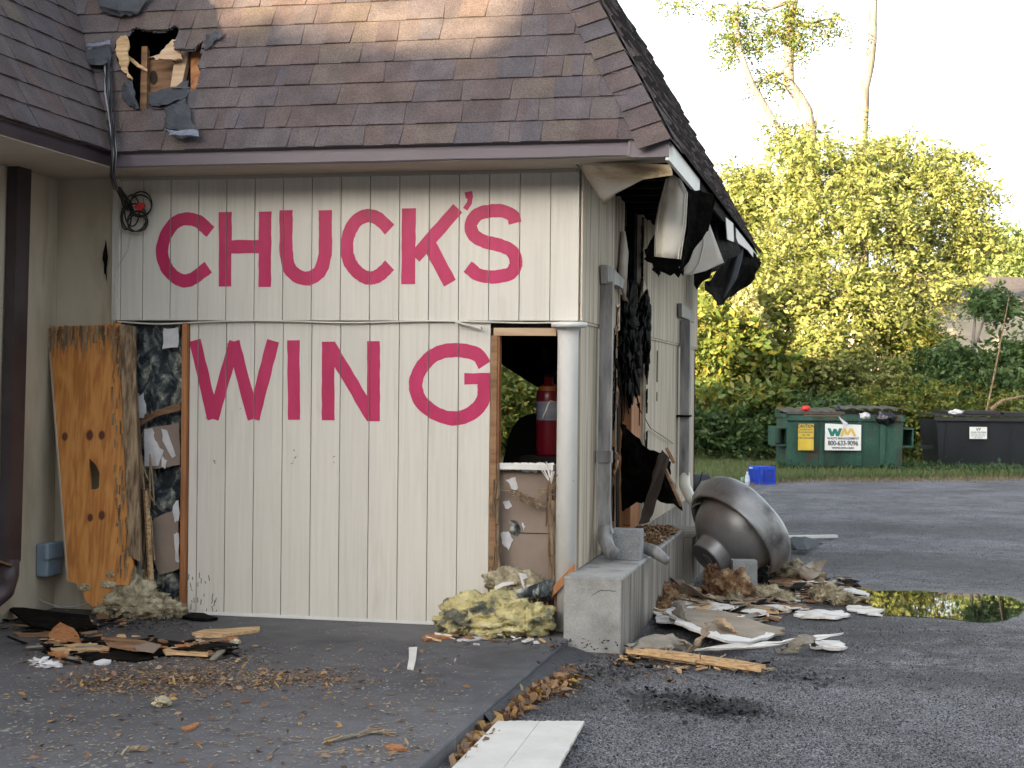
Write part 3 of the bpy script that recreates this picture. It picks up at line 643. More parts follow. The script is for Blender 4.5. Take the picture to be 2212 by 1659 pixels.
# back walls and interior
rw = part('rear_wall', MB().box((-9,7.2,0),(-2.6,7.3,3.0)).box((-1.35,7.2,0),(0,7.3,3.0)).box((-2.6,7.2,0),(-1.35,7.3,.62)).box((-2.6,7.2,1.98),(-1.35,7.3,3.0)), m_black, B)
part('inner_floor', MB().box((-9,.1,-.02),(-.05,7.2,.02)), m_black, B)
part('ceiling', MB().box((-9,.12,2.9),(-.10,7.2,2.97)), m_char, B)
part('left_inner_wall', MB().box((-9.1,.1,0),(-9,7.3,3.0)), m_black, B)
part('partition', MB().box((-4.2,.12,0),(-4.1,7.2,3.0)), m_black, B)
part('fallen_ceiling', MB().prism([AT(1040,760,14), AT(1160,836,14), AT(1240,850,14), AT(1240,640,14), AT(1040,640,14)], (0,.08,0)), m_char, B)

# roof
P0 = np.array([0, EY-.02, EZ]); sdir = np.array([0, ks, kc]); nrm = np.array([0, -kc, ks])
def RF(x, s, h=0.0): return np.array([x, 0, 0]) + P0 + sdir*s + nrm*h
def rf_uv(u, v):
    d = ray(u, v); t = np.dot(P0-CAM, nrm)/np.dot(d, nrm); p = CAM+d*t; return p[0], np.dot(p-P0, sdir)
hole_px = [(277,80),(285,66),(297,60),(305,66),(340,70),(366,66),(378,56),(388,62),(383,80),(376,92),(378,108),(418,109),(430,96),(439,86),(437,120),(430,140),(433,160),(430,185),(424,198),(405,190),(385,190),(362,196),(330,202),(322,212),(322,228),(312,234),(304,240),(292,236),(288,200),(280,172),(262,150),(250,128),(248,100),(258,90)]
hole = [rf_uv(*p) for p in hole_px]
def inside(pt, poly):
    x, y = pt; c = False; j = len(poly)-1
    for i in range(len(poly)):
        xi, yi = poly[i]; xj, yj = poly[j]
        if (yi > y) != (yj > y) and x < (xj-xi)*(y-yi)/(yj-yi)+xi: c = not c
        j = i
    return c
hx0 = min(p[0] for p in hole)-.03; hx1 = max(p[0] for p in hole)+.03; hs0 = min(p[1] for p in hole)-.03; hs1 = max(p[1] for p in hole)+.03
SM = 2.6
deck = MB()
n1, n2 = 190, 120      # front deck as a grid with the hole left out
xs = np.linspace(-4.5, EX, n1+1); ss_ = np.linspace(0, SM, n2+1)
vid = {}
def dv(i, j):
    if (i, j) not in vid:
        s = ss_[j]; xa = -3.03-ks*s; xb = EX-ks*s; x = xa+(xb-xa)*i/n1
        vid[(i, j)] = len(deck.v); deck.v.append(tuple(RF(x, s, -.004)))
    return vid[(i, j)]
for i in range(n1):
    for j in range(n2):
        s = (ss_[j]+ss_[j+1])/2; xa = -3.03-ks*s; xb = EX-ks*s; x = xa+(xb-xa)*(i+.5)/n1
        if not inside((x, s), hole): deck.f.append((dv(i, j), dv(i+1, j), dv(i+1, j+1), dv(i, j+1)))
roof = part('roof', deck, m_felt, B); 
# course lines from the photograph's spacing
cl_s = [max(0, rf_uv(553, v)[1]) for v in (327, 278.7, 232.5, 188.7, 145, 102.5, 58.7)]
step = (cl_s[-1]-cl_s[1])/5
cl_s[0] = -.015
while cl_s[-1] < SM-.1: cl_s.append(cl_s[-1]+step)
nsh = 0
def tabmesh(fn, x0, x1, s0, s1, h, sl0, sl1, cut):
    mb = MB(); t = .0035; top = s1+.012
    def H(s): return h*(1-(s-s0)/(top-s0))+.0008
    nx = max(1, int((x1-x0)/.012)) if cut else 1; ns = max(1, int((top-s0)/.012)) if cut else 1
    def V(i, j, dh):
        s = s0+(top-s0)*j/ns; f = (s-s0)/(top-s0); xa = x0+sl0*f; xb = x1+sl1*f
        wob = (noise.noise(Vector((x0*9+i, s*40, 0)))*.002) if j == 0 else 0
        return fn(xa+(xb-xa)*i/nx, s+wob, H(s)+dh)
    cells = []
    for i in range(nx):
        for j in range(ns):
            if cut:
                s = s0+(top-s0)*(j+.5)/ns; x = x0+(x1-x0)*(i+.5)/nx
                x += .012*noise.noise(Vector((x*30, s*30, 2)))
                if inside((x, s), hole): continue
            cells.append((i, j))
    cs = set(cells)
    if cut and cs:          # keep the largest connected remnant of a torn shingle
        best = set(); left = set(cs)
        while left:
            st = [left.pop()]; comp = set(st)
            while st:
                i, j = st.pop()
                for q in ((i+1,j),(i-1,j),(i,j+1),(i,j-1)):
                    if q in left: left.remove(q); comp.add(q); st.append(q)
            if len(comp) > len(best): best = comp
        cs = best; cells = sorted(best)
    for (i, j) in cells:
        a, b, c, d = V(i,j,t), V(i+1,j,t), V(i+1,j+1,t), V(i,j+1,t)
        mb.add([a, b, c, d], [(0,1,2,3)])
        for (ii, jj, p, q) in ((i, j-1, (i,j), (i+1,j)), (i+1, j, (i+1,j), (i+1,j+1)), (i, j+1, (i+1,j+1), (i,j+1)), (i-1, j, (i,j+1), (i,j))):
            if (ii, jj) not in cs and not (jj == ns):
                mb.add([V(*p, t), V(*q, t), V(*q, -max(h,.002)) if jj < 0 else V(*q, -t), V(*p, -max(h,.002)) if jj < 0 else V(*p, -t)], [(0,3,2,1)])
    return mb
for c in range(len(cl_s)-1):
    s0, s1 = cl_s[c], cl_s[c+1]; x = -3.03-ks*s0-.05; xe = EX-ks*s0-.16; raised = c % 2
    if s0 > 2.0: break
    sl = 0
    while x < xe:
        wd = random.choice([.07,.10,.13,.16,.19,.24,.27])*rnd(.9, 1.1); x1 = min(x+wd, xe+.04); h = .014 if raised else .007
        sl1 = rnd(.002, .014)*(1 if raised else -1)*random.choice([1, -1, 1])
        cut = not (x1 < hx0 or x > hx1 or s1+.02 < hs0 or s0 > hs1)
        lift = 0
        mb = tabmesh(RF, x+.0008, x1-.0008, s0, s1, h+rnd(-.001,.001), sl, sl1, cut)
        if mb.f: part('shingle', mb, m_shingle, roof); nsh += 1
        x = x1; raised = not raised; sl = sl1
# hip caps
def HP(t, a, h):   # t along hip (by s), a across: <0 on front face, >0 on side face
    base = np.array([EX-ks*t, EY-.02+ks*t, EZ+kc*t])
    if a <= 0: return base + np.array([a, 0, 0]) + nrm*h
    return base + np.array([0, -a, 0])*-1 + np.array([kc, 0, ks])*h
t = -.03; i = 0
while t < 2.3:
    e = .135+rnd(-.01, .012); mb = MB(); rows = []; wd = .215+rnd(-.01, .01)
    for tt, hh in ((t, .022), (t+e+.03, .006)):
        sk = -.05 if tt == t else -.05
        rows.append([HP(tt-.07, -wd, hh), HP(tt, -.0, hh+.004), HP(tt-.07, wd, hh)])
    mb.loft(rows); o = part('hip_shingle', mb, m_shingle, roof); solidify(o, .006); t += e
# wing roof, hipped at its street end
WY = -3.3
P1 = np.array([-3.03+.02, 0, EZ]); wd_ = np.array([-ks, 0, kc]); wn = np.array([kc, 0, ks])
def WF(y, s, h=0.0): return np.array([0, y, 0]) + P1 + wd_*s + wn*h
wr = part('wing_roof', MB().add([WF(WY,0,-.004), WF(EY,0,-.004), WF(EY+ks*SM,SM,-.004), WF(WY+ks*SM,SM,-.004)], [(0,1,2,3)]), m_felt, B)
for c in range(len(cl_s)-1):
    s0, s1 = cl_s[c], cl_s[c+1]; y = WY+ks*s0; raised = c % 2; ye = EY+ks*s0+.03
    if s0 > 1.7: break
    while y < ye:
        wd = random.choice([.10,.14,.18,.24,.30])*rnd(.9,1.1); y1 = min(y+wd, ye+.03); h = .014 if raised else .008; sl1 = rnd(-.01,.01)
        part('shingle', tabmesh(WF, y+.0008, y1-.0008, s0, s1, h, 0, sl1, False), m_shingle, wr); y = y1; raised = not raised
we = part('wing_end_roof', MB().add([(-3.01,WY,EZ),(-9.5,WY,EZ),(-9.5,WY+ks*SM,EZ+kc*SM),(-3.01-ks*SM,WY+ks*SM,EZ+kc*SM)], [(0,1,2,3)]), m_shingle_far, B)
part('wing_roof_top', MB().box((-9.5,WY+ks*SM,EZ+kc*SM-.05),(-3.01-ks*SM,EY+ks*SM,EZ+kc*SM-.002)), m_black, B)
part('wing_end_wall', MB().box((-9.5,-3.0,0),(WX-.121,-2.9,3.02)), m_beige, B)
part('wing_end_gutter', MB().box((-9.5,WY-.006,2.985),(-3.035,WY+.05,3.08)), m_gutter_dark, B)
part('wing_end_soffit', MB().box((-9.5,WY+.06,SF-.001),(WX-.002,-3.001,SF+.009)), m_soffit, B)
# side roof face (seen edge-on): deck and one joined sheet of shingles
sr = part('side_roof', MB().add([(EX+.02,EY,EZ-.01),(EX+.02,7.8,EZ-.01),(EX-ks*SM,7.8-ks*SM,EZ+kc*SM),(EX-ks*SM,EY+ks*SM,EZ+kc*SM)], [(0,1,2,3)]), m_char, B)
sm = MB()
for c in range(len(cl_s)-1):
    s0, s1 = cl_s[c], cl_s[c+1]
    if s0 > 2.3: break
    y = EY+ks*s0+.1
    while y < 7.8-ks*s0:
        y1 = min(y+rnd(.12,.3), 7.8-ks*s0); h = rnd(.012,.035)
        def SR(yy, s, hh): return np.array([EX+.02-ks*s+kc*hh, yy, EZ+kc*s+ks*hh])
        sm.add([SR(y,s0,h),SR(y1,s0,h),SR(y1,s1+.01,.004),SR(y,s1+.01,.004),SR(y,s0,0),SR(y1,s0,0)], [(0,1,2,3),(4,5,1,0),(1,5,2),(0,3,4)]); y = y1
part('side_shingles', sm, m_shingle_far, sr, kind='stuff')
part('roof_top', MB().box((-9.5,EY+ks*SM,EZ+kc*SM-.06),(EX-ks*SM,7.8-ks*SM,EZ+kc*SM)).add([(-4.5,-.2,3.05),(-4.5,7.6,3.05),(-4.5,7.6,5.3),(-4.5,-.2,5.3)],[(0,1,2,3)]), m_black, B)
part('rear_roof', MB().add([(EX,7.8,EZ),(-9.5,7.8,EZ),(-9.5,7.8-ks*SM,EZ+kc*SM),(EX-ks*SM,7.8-ks*SM,EZ+kc*SM)], [(0,1,2,3)]).box((-9.5,7.2,2.97),(EX,7.8,3.0)), m_char, B)
# gutters
def gut(pts_fn, x0, x1, name, mat, n=24):
    mb = MB(); rows = []
    for i in range(n+1):
        x = x0+(x1-x0)*i/n; dz = .004*noise.noise(Vector((x*2.1, 5, 0))); rows.append([pts_fn(x, a, b+dz) for a, b in ((.06,2.99),(0,2.985),(-.004,2.99),(-.006,3.045),(.004,3.072),(.0,3.082),(.012,3.082),(.012,3.05))])
    mb.loft(rows); o = part(name, mb, mat, B); solidify(o, .003); return o
gt = gut(lambda x, a, b: (x, EY+a, b), -3.03, .39, 'gutter', m_gutter)
ge = part('gutter_end', MB().box((.385,EY-.012,2.975),(.63,EY+.004,3.075)), m_gutter, B)
part('joint_cover', MB().prism([(.37,EY-.016,2.982),(.392,EY-.016,2.978),(.397,EY-.016,3.03),(.405,EY-.016,3.085),(.39,EY-.016,3.09),(.376,EY-.016,3.04)], (0,.02,0)), m_gutter, ge)
gut(lambda y, a, b: (-3.03-a, y, b), -3.25, EY, 'wing_gutter', m_gutter_dark)
part('soffit', MB().box((-3.05,EY+.01,SF),(.0,-.02,SF+.01)).box((0.0,EY+.01,SF),(.62,-.22,SF+.01)), m_soffit, B)
part('wing_soffit', MB().box((WX,-3.25,SF-.001),(-3.03,EY+.01,SF+.009)).box((WX,EY+.01,SF-.001),(-3.052,0,SF+.009)), m_soffit, B)
part('soffit_moulding', MB().box((-3.2,-.045,SF-.022),(-.02,-.0205,SF-.001)), m_soffit, B)
fs = part('side_fascia', MB().box((EX-.022,EY-.002,2.955),(EX,1.35,3.075)), m_white, B)
fd = MB(); fd.box((EX-.03,1.4,2.99),(EX-.005,7.8,3.08)); part('charred_fascia', fd, m_char, B)
part('fascia_scrap', MB().prism([(EX,3.5,3.03),(EX,4.3,3.06),(EX,4.4,2.90),(EX,3.7,2.86)], (.008,0,0)), m_white, B)
part('fascia_scrap', MB().prism([(EX,4.6,3.05),(EX,7.6,3.05),(EX,7.7,2.97),(EX,6.2,2.98),(EX,4.7,2.93)], (.008,0,0)), m_white, B)
un = MB(); un.box((.0,-.2,3.06),(EX-.03,7.8,3.08))
for i in range(18): un.box((.0,.1+i*.42,2.97),(EX-.04,.14+i*.42,3.06))
part('charred_eave', un, m_char, B)

# inside the roof hole
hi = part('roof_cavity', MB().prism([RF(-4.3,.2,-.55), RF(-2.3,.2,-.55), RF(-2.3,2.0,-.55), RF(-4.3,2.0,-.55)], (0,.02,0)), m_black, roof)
def RH(u, v, h):
    d = ray(u, v); p0 = P0+nrm*h; t_ = np.dot(p0-CAM, nrm)/np.dot(d, nrm); return CAM+d*t_
def hpoly(name, pts, h, mat, th=-.02, jag=1.0, n=2, par=None):
    P = [RH(u, v, h) for u, v in rag(pts, jag, n)]; return part(name, MB().prism(P, nrm*th), mat, par or roof)
hpoly('inner_plywood', [(318,130),(376,122),(368,205),(318,215)], -.18, m_wood_b, -.01, .5)
m_knot = M('dark_knot', [(.02,.008,.005),(.03,.012,.008)], (4,4,4), .8)
part('knot', MB().prism([RH(332+8.5*math.cos(a), 168+15*math.sin(a), -.178) for a in np.linspace(0, 6.28, 15)[:-1]], nrm*.004), m_knot, roof)
hpoly('split_sheathing', [(322,123),(345,118),(358,98),(372,86),(382,84),(381,108),(392,112),(392,128),(376,130),(345,125),(338,132),(334,124)], -.03, m_wood_l, -.012, 2.2, 3)
hpoly('rafter', [(380,108),(408,110),(391,190),(368,190)], -.09, m_wood_l, -.05, .4)
hpoly('rafter', [(306,100),(318,100),(316,235),(302,238)], -.12, m_wood_b, -.05, .4)
hpoly('rafter', [(412,115),(434,95),(432,200),(412,215)], -.10, m_wood_o, -.04, .5)
hpoly('plywood_splinter', [(260,76),(277,77),(278,120),(276,150),(285,168),(283,172),(272,160),(256,138),(251,110),(252,92)], .03, m_wood_p, -.012, 2.6, 4)
hpoly('plywood_splinter', [(278,120),(300,138),(318,150),(316,154),(296,144),(277,128)], -.05, m_wood_p, -.012, .8)
def flap(rows, mat, name='torn_felt', th=.006):
    R_ = [[RH(*p) for p in r] for r in rows]
    def refine(rr, k):
        out = []
        for a, b in zip(rr[:-1], rr[1:]):
            for j in range(k): t_ = j/k; out.append([p*(1-t_)+q*t_ for p, q in zip(a, b)])
        out.append(rr[-1]); return out
    R_ = refine(R_, 3); T = refine([list(x) for x in zip(*R_)], 3)
    for i in range(len(T)):
        for j in range(len(T[0])):
            e_ = .012 if i in (0, len(T)-1) or j in (0, len(T[0])-1) else .003
            T[i][j] = T[i][j]+np.array([rnd(-e_,e_),rnd(-e_,e_)*.3,rnd(-e_,e_)])
    mb = MB(); mb.loft(T); o = part(name, mb, mat, roof, False); solidify(o, .003); return o
flap([[(320,200,.02),(345,195,.01),(370,190,.0),(408,172,-.03)], [(322,216,.03),(350,210,.03),(380,202,.02),(409,190,.0)], [(328,232,.03),(352,228,.05),(385,216,.05),(405,210,.03)]], m_felt)
flap([[(356,222,.02),(372,220,.03),(400,215,.03)], [(356,240,.03),(380,243,.05),(412,246,.05)], [(357,265,.04),(385,268,.06),(420,272,.06)], [(356,278,.05),(385,280,.07),(430,282,.08)]], m_felt)
flap([[(356,279,.055),(385,281,.075),(431,283,.085)], [(368,289,.08),(390,292,.10),(427,292,.10)], [(372,293,.06),(392,296,.08),(422,295,.08)]], m_felt_blue, 'granule_edge', .008)
flap([[(446,80,.03),(452,70,.05),(468,68,.05),(484,72,.04)], [(440,95,.01),(450,85,.03),(462,82,.05),(474,82,.04)], [(440,112,.0),(448,106,.02),(458,100,.03),(462,88,.03)]], m_felt)
flap([[(186,96,.03),(205,92,.06),(235,86,.06)], [(190,104,.05),(210,101,.08),(237,98,.07)]], m_felt_blue, 'granule_edge', .008)
flap([[(190,106,.05),(212,103,.07),(238,100,.06)], [(176,128,.05),(205,125,.08),(240,118,.05)], [(185,138,.04),(208,144,.07),(243,134,.04)]], m_felt)
flap([[(262,188,.02),(275,178,.04),(286,172,.02)], [(270,215,.03),(282,205,.05),(292,200,.03)], [(280,232,.02),(290,228,.04),(300,238,.01)]], m_felt)

# ------------------------------------------------------------------ low concrete wall
lw = thing('low_concrete_wall', 'low grey concrete kerb wall running along the side of the building, cracked at its near end', 'wall', (.15,-.3,ASPH))
mb = MB(); rows = []
X0, X1, Y0, Y1, ZT = -.03, .335, -.30, 3.2, .39
mb.box((X0,Y0,-.2),(X1,Y1,ZT)); o = part('wall_body', mb, m_conc, lw); b_ = o.modifiers.new('bevel','BEVEL'); b_.width = .012; b_.segments = 2
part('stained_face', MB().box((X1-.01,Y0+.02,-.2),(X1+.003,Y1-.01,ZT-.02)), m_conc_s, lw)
part('far_pier', MB().box((.0,3.3,-.2),(.40,4.5,.30)), m_conc_s, lw)
ck = MB(); pr = None
for u, v in [(1278,1287),(1284,1283),(1291,1278),(1299,1275),(1306,1276),(1314,1275),(1322,1277),(1330,1277)]:
    p = FR(u, v, Y0-.0015)
    if pr is not None: ck.bar(pr, p, .0025, .0025)
    pr = p
part('crack', ck, m_char, lw)
pf = MB()
for i in range(10): pf.box((0,0,0),(0,0,0)) if False else None
fd_ = struct('foundation', MB().box((-.10,3.2,-.2),(.012,7.3,.40)).box((-3.6,.11,-.2),(-.05,.2,0)), m_conc_s)
bk = thing('cinder_block', 'small grey half cinder block standing on the low concrete wall', 'cinder block', (.22,.78,.39))
o = part('block_body', MB().box((.105,.70,.39),(.31,.90,.595)), m_cmu, bk); b_ = o.modifiers.new('bevel','BEVEL'); b_.width = .005; b_.segments = 2
part('nail', MB().bar(FR(1345,1134,.70), FR(1362,1135,.70), .004, .004), m_char, bk)
sp_ = solo('spout_stub', MB().tube([(.27,1.0,.46),(.38,.95,.43),(.48,.90,.37)], [.04,.045,.03], 10), m_galv, 'torn grey drain stub poking out behind the cinder block', 'pipe', True)
dbw = MB()
for i in range(260): 
    x = rnd(.02,.32); y = rnd(.95,3.1); h_ = rnd(.005,.05); c = np.array([x,y,.392+h_*.5]); q = c+np.array([rnd(-.05,.05),rnd(-.08,.08),rnd(0,.04)]); dbw.bar(c, q, rnd(.008,.04), rnd(.004,.015))
solo('charred_rubble', dbw, m_ins_r, 'charred crumbs and scorched flakes heaped on the low concrete wall', 'rubble', kind='stuff')

# charred hanging sheet and leaning board
CS = [[(1342,917,12.2),(1359,930,12.2),(1398,968,12.0),(1425,979,11.8),(1447,995,11.7)],
      [(1342,980,12.2),(1365,985,12.1),(1402,1010,12.05),(1432,1020,11.7),(1450,1025,11.75)],
      [(1343,1040,12.2),(1368,1035,12.15),(1405,1045,11.95),(1438,1055,11.75),(1460,1062,11.8)],
      [(1344,1102,12.2),(1362,1098,12.15),(1392,1082,12.0),(1428,1082,11.8),(1478,1104,11.8)]]
def refine_grid(R_, k1, k2):
    def rf(rr, k):
        out = []
        for a, b in zip(rr[:-1], rr[1:]):
            for j in range(k): t_ = j/k; out.append([p*(1-t_)+q*t_ for p, q in zip(a, b)])
        out.append(rr[-1]); return out
    return rf([list(x) for x in zip(*rf(R_, k1))], k2)
T_ = refine_grid([[AT(*p) for p in r] for r in CS], 4, 4)
for i in range(len(T_)):
    for j in range(len(T_[0])):
        q = T_[i][j]; e_ = .012 if i in (0,len(T_)-1) or j in (0,len(T_[0])-1) else .004
        T_[i][j] = q+Fv*(.07*noise.noise(Vector(q)*5)+.03*noise.noise(Vector(q)*14))+np.array([rnd(-e_,e_),0,rnd(-e_,e_)*1.5])
cs = MB(); cs.loft(T_)
o = solo('charred_sheet', cs, m_char, 'large charred black sheet drooping out of the burnt gap', 'burnt sheet', False); solidify(o, .008)
cb = MB(); cb.prism([AT(u, v, Z) for u, v, Z in rag3([(1420,985,11.55),(1432,972,11.55),(1446,990,11.55),(1432,1040,11.45),(1412,1105,11.4),(1403,1128,11.4),(1380,1133,11.4),(1392,1090,11.45),(1408,1040,11.5)])], Fv*.03); solo('charred_board', cb, M('scorched_brown_board', [(.006,.004,.003),(.02,.012,.008),(.05,.03,.02)], (6,6,2), .8, .004, 40), 'charred board leaning from the low wall against the drooping black sheet', 'burnt board')
cb = MB(); cb.bar(AT(1425,985,11.6), AT(1472,1092,11.6), .05, .02, (1,0,0)); cb.bar(AT(1440,968,11.6), AT(1456,1000,11.6), .06, .02); solo('charred_batten', cb, m_wood_b, 'short scorched batten sticking up at the end of the black sheet', 'burnt board')

# ------------------------------------------------------------------ hanging soffit panels
def panel(name, rows, mat, label, cat='soffit panel', th=.006, ribs=0, smooth=True):
    R_ = [[AT(*p) for p in r] for r in rows]
    mb = MB()
    # refine bilinearly
    def refine(rr, k):
        out = []
        for a, b in zip(rr[:-1], rr[1:]):
            for j in range(k): t_ = j/k; out.append([p*(1-t_)+q*t_ for p, q in zip(a, b)])
        out.append(rr[-1]); return out
    R_ = refine(R_, 4); T = [list(x) for x in zip(*R_)]; T = refine(T, 4)
    if mat is m_char:
        for i in range(len(T)):
            for j in range(len(T[0])):
                e_ = .022 if j == len(T[0])-1 or i in (0, len(T)-1) else .006
                T[i][j] = T[i][j]+np.array([rnd(-e_,e_),rnd(-e_,e_)*.5,rnd(-e_,e_)])
    mb.loft(T)
    o = solo(name, mb, mat, label, cat, smooth and mat is not m_char); solidify(o, th)
    if ribs:
        rb = MB(); n_ = len(T)
        for k_ in ribs:
            i_ = min(n_-1, int(k_*n_)); rb.tube([p + np.array([0,-.012,0]) for p in T[i_]], .005, 5)
        part('rib', rb, mat, o)
    return o
panel('soffit_panel', [[(1246,348,9.95),(1300,352,9.8),(1370,352,9.7),(1446,356,9.6)], [(1262,375,10.0),(1315,385,9.9),(1380,372,9.8),(1450,366,9.6)], [(1283,408,10.1),(1325,405,10.0),(1385,384,9.85),(1452,374,9.6)], [(1305,443,10.2),(1330,418,10.05),(1390,387,9.85),(1452,379,9.6)]], m_soffit_smoke, 'big smoke browned soffit sheet curling down under the near corner of the eave')
panel('soffit_panel', [[(1439,387,10.5),(1447,382,10.4),(1456,378,10.4),(1470,388,10.4)], [(1424,440,10.6),(1440,430,10.5),(1465,420,10.45),(1485,418,10.5)], [(1415,488,10.6),(1435,488,10.5),(1460,488,10.5),(1481,488,10.5)], [(1414,554,10.6),(1432,556,10.5),(1452,558,10.5),(1470,560,10.55)]], m_vinyl, 'long white vinyl soffit panel hanging straight down with a perforated edge', ribs=(.12,.86,.97))
panel('soffit_panel', [[(1484,408,10.9),(1512,412,11),(1546,422,11)], [(1481,470,10.9),(1505,480,11),(1530,480,11)], [(1478,530,10.9),(1492,535,11),(1508,530,11)], [(1470,570,10.9),(1472,588,11),(1468,597,11)]], m_char, 'blackened soffit panel hanging at a slant right of the long white one', ribs=(.0,.98))
panel('soffit_panel', [[(1412,505,11.2),(1425,500,11.2),(1440,495,11.2)], [(1389,545,11.2),(1412,560,11.2),(1476,560,11.2)], [(1404,572,11.2),(1430,570,11.2),(1470,580,11.2)], [(1418,596,11.2),(1428,583,11.2),(1466,597,11.2)]], m_char, 'ragged burnt soffit scrap showing below the long white panel', smooth=False)
panel('soffit_panel', [[(1512,505,12.4),(1520,495,12.4),(1533,484,12.4)], [(1500,530,12.4),(1520,530,12.4),(1547,522,12.4)], [(1486,565,12.4),(1510,570,12.4),(1564,567,12.4)], [(1472,596,12.4),(1492,594,12.4),(1525,585,12.4)]], m_vinyl, 'short greyish white soffit panel with a dark fold, hanging at the middle of the eave', ribs=(.02,.55))
panel('soffit_panel', [[(1500,520,13.5),(1545,480,13.5),(1590,500,14.5)], [(1500,570,13.5),(1550,540,13.5),(1595,540,14.5)], [(1502,624,13.5),(1530,600,13.5),(1566,575,14)]], m_char, 'black soffit panel behind, hanging against the trees')
panel('soffit_panel', [[(1566,560,16),(1597,520,16.4),(1625,540,16.8),(1638,560,17)], [(1545,590,16),(1580,570,16.4),(1615,572,16.8),(1644,582,17)], [(1521,617,16),(1550,620,16.4),(1580,625,16.8),(1606,622,17)], [(1540,640,16),(1548,655,16.4),(1553,661,16.6),(1558,656,16.8)]], m_char, 'farthest black soffit panel folded into a pointed flap at the roof tip')
panel('soffit_panel', [[(1597,520,15.9),(1601,522,15.85),(1607,530,15.9)], [(1580,560,15.9),(1590,562,15.8),(1603,560,15.9)], [(1565,600,15.9),(1578,605,15.8),(1592,600,15.9)], [(1558,645,15.9),(1562,645,15.85),(1566,640,15.9)]], m_felt, 'thin grey curled strip hanging inside the pointed black flap')

# ------------------------------------------------------------------ left side: leaning plywood, pipe, box, cables
ply_mat(m_ply, (.23,.085,.020), (.42,.17,.045), (.50,.225,.07), [], 0)
lp_ = []
PY = lambda v: -.10-.20*(v-700)/610
def PP(u, v): return FR(u, v, PY(v))
out_l = rag([(105,709),(150,705),(200,703),(262,698)], .8, 2)[:-2] + rag([(262,698),(262,800),(268,900),(272,1000),(280,1100),(285,1200),(288,1225),(278,1262),(262,1290),(232,1312),(200,1311),(186,1298),(178,1268),(150,1255)], 2.0, 2)[:-2] + [(148,1255),(127,980),(112,800)]
hole_l = [(193,1003),(194,990),(207,1003),(217,1022),(215,1040),(216,1052),(208,1058),(198,1056),(196,1030)]
knots = [(141,943,.028),(195,940,.034),(221,940,.030),(196,1118,.026),(221,1113,.030)]
pc = PP(200, 1311); 
kn = []
for u, v, r in knots:
    p = PP(u, v); kn.append((p[0], p[2], r))
m_ply2 = bpy.data.materials.new('orange_plywood_face'); 
import bmesh
bm = bmesh.new()
def loopv(pts): return [bm.verts.new(PP(u, v)) for u, v in pts]
ov = loopv(out_l); hv = loopv(hole_l)
es = [bm.edges.new((l[i], l[(i+1) % len(l)])) for l in (ov, hv) for i in range(len(l))]
bmesh.ops.triangle_fill(bm, use_beauty=True, use_dissolve=False, edges=es)
base = np.array([PP(200, 1311)[0], PP(200,1311)[1], 0.0])
kn = [(a-base[0], b-base[2], c) for a, b, c in kn]
ply_mat(m_ply2, (.36,.135,.028), (.48,.20,.045), (.56,.26,.07), kn, 0)
me = bpy.data.meshes.new('leaning_plywood'); 
for v in bm.verts: v.co = Vector(np.array(v.co)-base)
bm.to_mesh(me); bm.free(); me.materials.append(m_ply2)
plyo = tag(link('leaning_plywood', me), 'tall orange plywood board with dark knots and a torn slot, leaning against the beige wall', 'plywood board'); plyo.location = base; solidify(plyo, .016)
part('edge_strip', MB().bar(PP(105,709)+[-.004,0,0], PP(148,1255)+[-.004,0,0], .006, .022), m_lip, plyo)
rt = MB()
for i in range(260):
    u = rnd(110,262); v = 703+rnd(0,1)**2*40
    if rnd(0,1) < .45: u = rnd(240, 268)+.02*0; v = rnd(700, 1230); u += (v-700)*.03
    p = PP(u, v)+np.array([0,-.012,0]); rt.bar(p, p+np.array([rnd(-.01,.01),-.003,-rnd(.02,.12)]), rnd(.004,.018), .004)
part('rotten_splinters', rt, m_splint, plyo, kind='stuff')
rot = MB()
for (u,v,rx,rz) in ((185,1268,.045,.02),(235,1262,.05,.022),(240,1240,.03,.015)): fluff(rot, PP(u,v)+np.array([0,-.015,0]), (rx,.012,rz), 3, .8, 3, seed=u)
part('paper_residue', rot, m_ins_d, plyo)
tb = MB(); tb.loft([[PP(262,700)+[0,-.01,0], PP(290,706)+[0,.02,0]], [PP(268,900)+[0,-.015,0], PP(296,905)+[0,.0,0]], [PP(282,1200)+[0,-.01,0], PP(306,1215)+[0,-.0,0]]])
o = part('ragged_edge_board', tb, m_splint, plyo); solidify(o, .03)
# dark downpipe on the wing wall
pt = SD(44, 350, WX+.05); pb = SD(20, 1215, WX+.05)
dpz = MB()
def rectpipe(mb, pts, wy, wx):
    rows = []
    for p in pts:
        p = np.array(p); a, b = wy/2, wx/2; rows.append([p+np.array([-b,-a,0]), p+np.array([b,-a,0]), p+np.array([b,a,0]), p+np.array([-b,a,0]), p+np.array([-b,-a,0])])
    mb.loft(rows)
rectpipe(dpz, [pt, (pt+pb)/2, pb], .17, .07); dp = part('downpipe', dpz, m_gutter_dark, B)
part('elbow', MB().tube([pb+[0,0,.02], pb+[.0,-.01,-.08], pb+[.02,-.10,-.17], pb+[.04,-.28,-.21]], [.065,.068,.068,.065], 12), m_gutter_dark, dp, True)
part('strap', MB().bar(SD(-10,1210,WX+.09), SD(38,1226,WX+.09), .02, .012), m_wood_b, dp)
